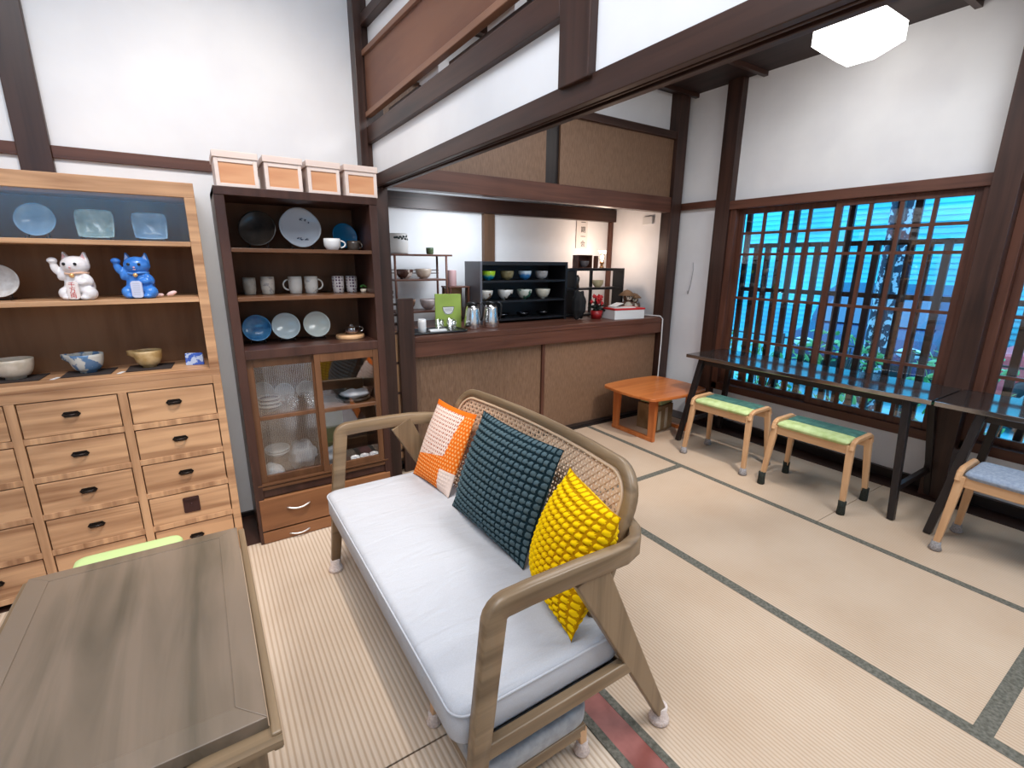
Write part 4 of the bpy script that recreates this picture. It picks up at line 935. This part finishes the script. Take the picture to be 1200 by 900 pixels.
t = thing('menu_card', 'light green menu card with a white tea bowl emblem on the counter', 'card', (1.62, 3.42, .9455), -6)
b = B(); b.prism([(-.105, 0), (.105, 0), (.105, .26), (-.105, .265)], 'y', -.006, .006); b.done('card', noisy('lime_card', (.30, .42, .07), (.38, .52, .10), (6, 6, 6), .6), t, .001)
b = B(); b.prism([(-.045, .165), (.045, .165), (.043, .135), (.028, .112), (.012, .106), (-.012, .106), (-.028, .112), (-.043, .135)], 'y', -.0075, -.006); o = b.done('bowl_emblem', WHT, t); o['label'] = 'white tea bowl emblem'
b = B(); b.tube([(.046*math.cos(R(180+180*i/10)), -.0075, .165+.058*math.sin(R(180+180*i/10))) for i in range(11)]+[(.046, -.0075, .165)], .002, 5, True)
for k in range(2): b.box(-.03, .03, -.0085, -.0073, .135+k*.012, .137+k*.012)
b.done('emblem_outline', BLKP, t)
def flask(label, loc, rz):
    t = thing('vacuum_flask', label, 'flask', loc, rz, 'steel flasks on the counter')
    b = B(); b.lathe([(0, 0), (.062, 0), (.066, .006), (.064, .06), (.052, .15), (.044, .175), (0, .175)]); b.done('flask_body', STEEL, t)
    b = B(); b.lathe([(0, .205), (.034, .205), (.038, .20), (.042, .176), (0, .176)]); b.prism([(-.05, .19), (-.03, .203), (-.03, .182)], 'y', -.014, .014); b.done('lid', BLKP, t)
    b = B(); b.tube([(.035, 0, .195), (.07, 0, .195), (.085, 0, .17), (.08, 0, .10), (.064, 0, .06)], .007, 8); b.done('handle', BLKP, t)
    return t
flask('steel vacuum flask with black handle, left one of the pair', (1.765, 3.29, .9455), -35); flask('steel vacuum flask with black handle, right one of the pair', (1.93, 3.29, .9455), -35)

OB = (2.38, 3.58, .945); t = thing('bowl_shelf', 'black lacquer shelf unit holding two rows of tea bowls on the counter', 'shelf', OB)
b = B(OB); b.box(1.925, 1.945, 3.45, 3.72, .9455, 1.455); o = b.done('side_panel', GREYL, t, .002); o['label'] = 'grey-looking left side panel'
b = B(OB); b.box(2.805, 2.83, 3.45, 3.72, .9455, 1.455); b.done('side_panel', BLACK, t, .002)
b = B(OB); b.box(1.945, 2.805, 3.45, 3.72, 1.425, 1.455); b.done('top_panel', BLACK, t, .002)
b = B(OB); b.box(1.945, 2.805, 3.705, 3.72, .9455, 1.425); b.done('back_panel', BLACK, t)
for z in (1.285, 1.118, .965): b = B(OB); b.box(1.945, 2.805, 3.455, 3.705, z, z+.016); b.done('shelf', BLACK, t)
BR = 'tea bowls in the black shelf'
def twotone(name, a, c, z0):
    m = mat(name, a, .15); tc = nn(m, 'ShaderNodeTexCoord'); sp = nn(m, 'ShaderNodeSeparateXYZ'); lk(m, tc.outputs['Object'], sp.inputs[0]); no = nn(m, 'ShaderNodeTexNoise'); no.inputs['Scale'].default_value = 25; lk(m, tc.outputs['Object'], no.inputs[0])
    mu = nn(m, 'ShaderNodeMath', operation='MULTIPLY_ADD'); mu.inputs[1].default_value = .03; lk(m, no.outputs[0], mu.inputs[0]); lk(m, sp.outputs[2], mu.inputs[2])
    mr = nn(m, 'ShaderNodeMapRange'); mr.inputs[1].default_value = z0; mr.inputs[2].default_value = z0+.02; lk(m, mu.outputs[0], mr.inputs[0])
    mi = nn(m, 'ShaderNodeMix', data_type='RGBA'); mi.inputs[6].default_value = (*a, 1); mi.inputs[7].default_value = (*c, 1); lk(m, mr.outputs[0], mi.inputs[0]); lk(m, mi.outputs[2], bsdf(m).inputs['Base Color']); return m
top = (('lime and turquoise glazed tea bowl, top row left', twotone('lime_turq', (.0, .22, .36), (.42, .70, .03), .045)), ('olive brown tea bowl, second in the top row', noisy('olive', (.16, .13, .06), (.30, .26, .14), (20, 20, 20), .25)), ('blue tea bowl with white rim, third in the top row', twotone('blue_white', (.03, .17, .42), (.55, .68, .78), .055)), ('grey tea bowl at the right end of the top row', noisy('greyb', (.28, .28, .29), (.42, .42, .43), (20, 20, 20), .2)))
for k, (lab, m) in enumerate(top): bowl(lab, .060, .075, m, (2.065+.185*k-.004*(k == 3), 3.56, 1.3015), BR, .35, n=24, curve=.7)
bot = (('white tea bowl with brown landscape, lower row left', painted('brown_land', (.62, .58, .52), (.16, .10, .06), 14, .55)), ('white tea bowl with a big black panda-like face, lower row', painted('bw_face', (.66, .66, .64), (.02, .02, .02), 11, .55)), ('white and dark green striped tea bowl, lower row', painted('green_patch', (.55, .58, .52), (.03, .12, .08), 12, .5)), ('cream tea bowl at the right end of the lower row', noisy('cream2', (.52, .50, .40), (.64, .62, .54), (20, 20, 20), .25)))
for k, (lab, m) in enumerate(bot): bowl(lab.replace(' panda-like face', ' blot pattern'), .068, .085, m, (2.02+.20*k, 3.54, 1.1345), BR, .3, n=24)
for k, x in enumerate((2.2, 2.42, 2.64)): bowl('dark glass dish in shadow on the bottom shelf, %s' % ('left', 'middle', 'right')[k], .06, .035, glassy('dark_glass%d' % k, (.6, .6, .65), .1, .3, (.3, .3, .35)), (x, 3.56, .9815), 'glass dishes in the black shelf', .4)

OM = (3.25, 3.62, .945); t = thing('stepped_shelf', 'small black stepped display stand at the right of counter', 'shelf', OM)
b = B(OM)
b.box(2.86, 3.65, 3.55, 3.69, 1.375, 1.40); b.box(2.86, 3.65, 3.55, 3.69, 1.195, 1.215); b.box(2.86, 3.65, 3.55, 3.69, .9455, .965)
for x in (2.86, 3.0, 3.625): b.box(x, x+.025, 3.55, 3.69, .965, 1.375)
b.box(3.305, 3.33, 3.665, 3.69, .965, 1.375)
b.done('stand_frame', BLACK, t, .002)
t = thing('tea_bowl_box', 'dark wooden box holding a dark grey bowl on the black stand', 'box', (3.155, 3.62, 1.4005)); b = B(); b.box(-.09, .09, -.03, .05, 0, .006); b.box(-.09, -.082, -.03, .05, .006, .115); b.box(.082, .09, -.03, .05, .006, .115); b.box(-.09, .09, -.03, .05, .115, .121); b.box(-.082, .082, .044, .05, .006, .115); b.done('box_body', REDW['x'], t)
bowl('dark grey bowl standing in the small wooden box', .045, .06, mat('gunmetal_glaze', (.12, .11, .12), .2), (3.155, 3.60, 1.407), None, .4)
bowl('yellowish tea bowl on the lower level of the black stand', .055, .068, noisy('yellow_glaze', (.45, .38, .20), (.58, .50, .32), (20, 20, 20), .25), (3.345, 3.605, 1.2155), None, .55)
b = B(); b.lathe([(0, 0), (.025, 0), (.02, .04), (.028, .09), (.012, .12), (0, .12)]); t = thing('figurine', 'tiny dark figurine behind glass at left of the black stand', 'figurine', (3.07, 3.60, 1.2155)); b.done('figure_body', DKCER, t)
# glass table lamp
t = thing('glass_lamp', 'small glowing glass oil lamp on the black stand in the corner', 'lamp', (3.40, 3.62, 1.4005))
b = B(); b.lathe([(0, 0), (.024, 0), (.02, .01), (.012, .03), (.022, .045), (.022, .06), (0, .06)], n=18); b.done('lamp_base', mat('brass_base', (.4, .2, .08), .3, .6), t)
b = B(); b.lathe([(.018, .06), (.034, .085), (.030, .12), (.044, .165), (.043, .166), (.029, .121), (.033, .086), (.017, .061)], n=24); b.done('lamp_shade', glassy('ribbed_shade_glass', (1, .9, .8), .1, .25), t)
b = B(); b.ell((0, 0, .105), .013, .013, .02); b.done('bulb', emis('warm_bulb', (1, .78, .5), 60), t)
pl = bpy.data.lights.new('lamp_glow', 'POINT'); pl.energy = 6; pl.color = (1, .76, .60); pl.shadow_soft_size = .03
po = bpy.data.objects.new('lamp_glow', pl); COL.objects.link(po); po.location = (3.44, 3.66, 1.60)
t = thing('dark_pillar_box', 'narrow dark upright wooden block beside the glass lamp', 'block', (3.30, 3.60, 1.4005)); b = B(); b.box(-.018, .018, -.015, .015, 0, .115); b.done('block', REDW['z'], t)

# red flowers in a pot, with dark foliage
t = thing('flower_pot', 'red flowering plant in a small red pot before the black stand', 'plant', (3.10, 3.34, .9455))
b = B(); b.lathe([(0, 0), (.045, 0), (.058, .075), (.054, .075), (.042, .008), (0, .008)]); b.done('pot', mat('dark_red_pot', (.30, .01, .012), .4), t)
b = B(); rnd = random.Random(2)
for k in range(60):
    a = rnd.uniform(0, 6.28); rr = rnd.uniform(0, .085); b.ell((rr*math.cos(a), rr*math.sin(a)*.6, rnd.uniform(.07, .17)), .026, .016, .004, 6, 4, Euler((rnd.uniform(-.8, .8), rnd.uniform(-.8, .8), a)))
b.done('foliage', mat('very_dark_leaf', (.006, .012, .006), .6), t)
b = B()
for k in range(26):
    a = rnd.uniform(0, 6.28); rr = rnd.uniform(0, .08); c = (rr*math.cos(a)+.0, rr*math.sin(a)*.5-.02, .165+rnd.uniform(-.03, .045))
    for q in range(4): b.ell((c[0]+.011*math.cos(q*1.57), c[1]+.006*math.sin(q*3), c[2]+.011*math.sin(q*1.57)), .011, .005, .009, 6, 4, Euler((0, q*1.5, 0)))
b.done('flowers', RED, t)
crumple('black_bag', 'black soft bag slumped against the black shelf', 'bag', (2.90, 3.36, .9455), .06, .06, .13, mat('black_cloth', (.006, .006, .007), .8), 4)
t = thing('sugar_box', 'white carton with red edge and a paper sheet on the counter', 'box', (3.35, 3.235, .9455), -8)
b = B(); b.box(-.17, .17, -.09, .10, 0, .085); b.done('box_body', PLASTW, t, .002)
b = B(); b.box(-.174, .174, -.094, .104, .085, .10); b.done('lid', RED, t, .002)
b = B(); b.prism([(-.15, -.06), (.08, -.075), (.13, .02), (-.05, .09), (-.14, .06)], 'z', .1005, .103); b.beam((-.13, .02, .11), (-.02, .04, .14), .09, .004); b.done('paper_sheet', WHT, t)
# raccoon-dog figurine with straw hat, and small one leaning on it
def tanuki(label, loc, s, rz):
    t = thing('tanuki_figurine', label, 'figurine', loc, rz, 'pottery raccoon dogs'); TB = mat('brown_pottery', (.10, .05, .03), .4); CR = mat('cream_belly', (.62, .55, .45), .4)
    b = B(); b.ell((0, 0, .075*s), .062*s, .055*s, .075*s); b.ell((0, -.01*s, .175*s), .05*s, .045*s, .042*s)
    for q in (-1, 1): b.ell((q*.055*s, -.02*s, .09*s), .02*s, .02*s, .045*s); b.ell((q*.03*s, -.04*s, .012*s), .025*s, .03*s, .014*s); b.ell((q*.04*s, 0, .212*s), .014*s, .01*s, .014*s)
    b.done('body', TB, t, remesh=.005)
    b = B(); b.ell((0, -.032*s, .08*s), .045*s, .035*s, .055*s); b.ell((0, -.04*s, .165*s), .026*s, .02*s, .018*s); b.done('belly', CR, t)
    for q in (-1, 1): b = B(); b.ell((q*.02*s, -.05*s, .187*s), .014*s, .008*s, .014*s); b.done('eye_patch', CR, t)
    for q in (-1, 1): b = B(); b.ell((q*.02*s, -.058*s, .187*s), .006*s, .004*s, .007*s); b.done('eye', BLKP, t)
    b = B(); b.ell((0, -.06*s, .172*s), .007*s, .005*s, .005*s); b.done('nose', BLKP, t)
    b = B(); b.lathe([(0, .25*s), (.03*s, .24*s), (.085*s, .195*s), (.084*s, .19*s), (.03*s, .23*s), (0, .238*s)], (0, .018*s, 0), 20); b.done('straw_hat', mat('straw', (.22, .12, .06), .7), t)
    return t
tanuki('brown pottery raccoon dog in a straw hat at counter right end', (3.585, 3.425, .9455), 1.0, -25); tanuki('smaller pottery raccoon dog behind the one in the big hat', (3.72, 3.46, .9455), .85, -40)
# calligraphy slip on the wall
t = thing('calligraphy_slip', 'narrow white paper slip with black brush characters on the alcove wall', 'paper', (3.43, 3.974, 1.745))
b = B(); b.box(-.075, .075, 0, .003, -.15, .15); b.done('paper', mat('slip_paper', (.72, .68, .66), .8), t); b = B(); b.box(-.078, -.074, -.001, .003, -.15, .15); b.box(-.075, .075, -.001, .003, .146, .15); b.done('edge_line', mat('grey_edge', (.25, .22, .22), .7), t)
for i, ch in enumerate('一期一会'): text_obj('brush_character', ch, .066, BLKP, (.015, -.002, .105-.07*i), (90, 0, 0), t)
t = thing('wall_socket_box', 'small white box high on the alcove side wall', 'box', (3.835, 3.45, 1.855)); b = B(); b.box(-.02, .003, -.06, .06, -.03, .04); b.done('box_body', PLASTW, t, .003)
b = B(); b.tube([(3.66, 3.32, .952), (3.71, 3.22, .955), (3.73, 3.12, .955), (3.735, 3.092, .93), (3.735, 3.088, .7), (3.73, 3.088, .4), (3.735, 3.088, .2)], .006, 8)
tag(b.done('power_cord', PLASTW), 'white power cord hanging over the right end of the counter', 'cord')
b = B(); b.tube([(3.925, 2.95, 1.46), (3.922, 2.94, 1.40), (3.918, 2.955, 1.25), (3.918, 2.975, 1.17), (3.92, 2.985, 1.2)], .003, 6)
tag(b.done('hanging_cord', mat('grey_cord', (.4, .4, .42), .5), None), 'thin grey cord hanging on the white wall beside the alcove post', 'cord')

# ================================================================== CEILING LAMP
OLp = (3.37, 1.57, 2.87)
t = thing('ceiling_lamp', 'glowing white inverted pyramid lamp on the dark ceiling', 'lamp', OLp)
b = B()
b.hexa([(-.07, -.07, -.27), (.07, -.07, -.27), (.07, .07, -.27), (-.07, .07, -.27), (-.17, -.17, -.185), (.17, -.17, -.185), (.17, .17, -.185), (-.17, .17, -.185)])
b.hexa([(-.17, -.17, -.1849), (.17, -.17, -.1849), (.17, .17, -.1849), (-.17, .17, -.1849), (-.17, -.17, -.09), (.17, -.17, -.09), (.17, .17, -.09), (-.17, .17, -.09)])
b.done('lamp_shade', emis('lit_white_shade', (1, .98, .95), 6), t)
b = B(); b.box(-.15, .15, -.15, .15, -.09, -.07); b.box(-.05, .05, -.05, .05, -.07, .03); b.done('lamp_mount', BLACKW['x'], t)

# ================================================================== OUTSIDE
ground = B(); ground.box(4.1, 14, -8, 12, -.35, -.3); struct(ground.done('floor_street', noisy('asphalt_cyan_cast', (.10, .36, .42), (.20, .55, .58), (1.5, 1.5, 1.5), .9)))  # cyan cast of the daylight is put into the ground colour
b = B(); b.box(11.0, 11.3, -8, 14, -.3, 3.2)
for i in range(34): b.box(10.97, 11.0, -8, 14, -.2+i*.1, -.15+i*.1)
struct(b.done('wall_street', noisy('pale_corrugated_cyan_cast', (.10, .42, .50), (.14, .72, .74), (.6, .6, .9), .6, 1.0, 0, 6)))  # wall colour carries the cyan of the daylight
def car(label, loc, rz, paint, glassm, L=4.0):
    t = thing('car', label, 'car', loc, rz, 'cars in the street')
    pr = [(-2.0, .32), (-1.95, .62), (-1.75, .82), (-1.15, .92), (-.62, 1.36), (-.1, 1.47), (.85, 1.45), (1.45, 1.02), (1.9, .95), (2.0, .62), (1.98, .32)]
    b = B(); b.prism([(x, z) for x, z in pr], 'y', -.82, .82); b.done('car_body', paint, t, .07, 3)
    b = B()
    for s in (-1, 1): b.prism([(-1.02, .95), (-.60, 1.30), (-.1, 1.39), (.8, 1.37), (1.25, 1.0)], 'y', s*.815, s*.835)
    b.hexa([(-1.22, -.7, .93), (-1.22, .7, .93), (-1.1, .7, .93), (-1.1, -.7, .93), (-.70, -.62, 1.33), (-.70, .62, 1.33), (-.6, .62, 1.33), (-.6, -.62, 1.33)]); b.done('side_window', glassm, t)
    for x in (-1.25, 1.25):
        for s in (-1, 1):
            b = B(); b.lathe([(0, -.1), (.29, -.1), (.32, -.07), (.32, .07), (.29, .1), (0, .1)], n=24)
            M = Matrix.Translation((x, s*.78, .32)) @ Matrix.Rotation(R(90), 4, 'X'); [setattr(v, 'co', M @ v.co) for v in b.bm.verts]; wh = b.done('wheel', BLKP, t)
            b = B(); b.lathe([(0, -.105), (.18, -.105), (.18, .105), (0, .105)], n=16); [setattr(v, 'co', M @ v.co) for v in b.bm.verts]; b.done('hubcap', NICK, wh)
    b = B(); [b.ell((-1.93, s*.6, .68), .06, .14, .07) for s in (-1, 1)]; b.done('headlight', PORC, t)
    b = B(); b.box(-2.03, -1.98, -.6, .6, .38, .52); b.done('bumper_grille', BLKP, t)
    return t
car('red car parked in the street beyond the right window bay', (8.0, -.25, -.3), -90, mat('red_car_paint', (.98, .10, .10), .35), mat('dark_car_glass', (.02, .03, .05), .1))
car('dark blue car behind the tree trunk in the street', (9.2, 3.1, -.3), 8, mat('navy_car_paint', (.03, .05, .12), .25), mat('dark_car_glass2', (.1, .14, .2), .1))
t = thing('street_tree', 'palm-like tree trunk with pale scaly bark outside the window', 'tree', (5.6, 1.98, -.3))
b = B(); b.lathe([(0, 0), (.12, 0), (.10, .8), (.09, 2.0), (.10, 3.0), (0, 3.0)], n=16); b.done('trunk', painted('scaly_bark', (.03, .03, .05), (.55, .55, .6), 18, .55, .8), t)
b = B(); rnd = random.Random(5)
for k in range(120):
    a = rnd.uniform(0, 6.28); rr = rnd.uniform(.1, .9); b.ell((rr*math.cos(a), rr*math.sin(a), 2.9+rnd.uniform(-.5, .6)), .12, .04, .01, 6, 4, Euler((rnd.uniform(-1, 1), rnd.uniform(-1, 1), a)))
b.done('crown', LEAFG, t)
BUSH = noisy('bush_leaf', (.08, .30, .06), (.30, .60, .22), (3, 3, 3), .5)
for k, (x, y, h, lab) in enumerate(((5.0, 2.75, .75, 'leafy shrub outside, left of the window bay centre'), (4.9, 2.0, 1.0, 'bushy green shrub behind the middle of the left window bay'), (5.1, 1.2, .9, 'green shrub outside beside the big post'), (5.0, .3, .55, 'low shrub outside the right window bay'), (5.2, 3.6, .8, 'shrub outside near the far left of the lattice'))):
    t = thing('shrub', lab, 'shrub', (x, y, -.3), 0, 'shrubs outside the window'); rnd = random.Random(k)
    b = B(); [b.tube([(rnd.uniform(-.03, .03), rnd.uniform(-.03, .03), 0), (rnd.uniform(-.2, .2), rnd.uniform(-.2, .2), h)], .008, 5) for _ in range(6)]; b.done('stem', DARK['z'], t)
    b = B()
    for q in range(240):
        a = rnd.uniform(0, 6.28); rr = .34*math.sqrt(rnd.random()); z = rnd.uniform(.15, h+.15)
        b.ell((rr*math.cos(a), rr*math.sin(a), z), .045, .02, .004, 6, 4, Euler((rnd.uniform(-1.2, 1.2), rnd.uniform(-1.2, 1.2), a)))
    b.done('leaves', BUSH, t)
t = thing('street_railing', 'thin dark metal railing along the pavement outside', 'railing', (6.2, 1.0, -.3))
b = B(); [b.tube([(0, -3.5, z), (0, 4.0, z)], .012, 6) for z in (.45, .85)]; b.done('rail', BLKP, t)
for k in range(6): b = B(); b.tube([(0, -3.2+k*1.35, 0), (0, -3.2+k*1.35, .9)], .018, 6); b.done('railing_post', BLKP, t)
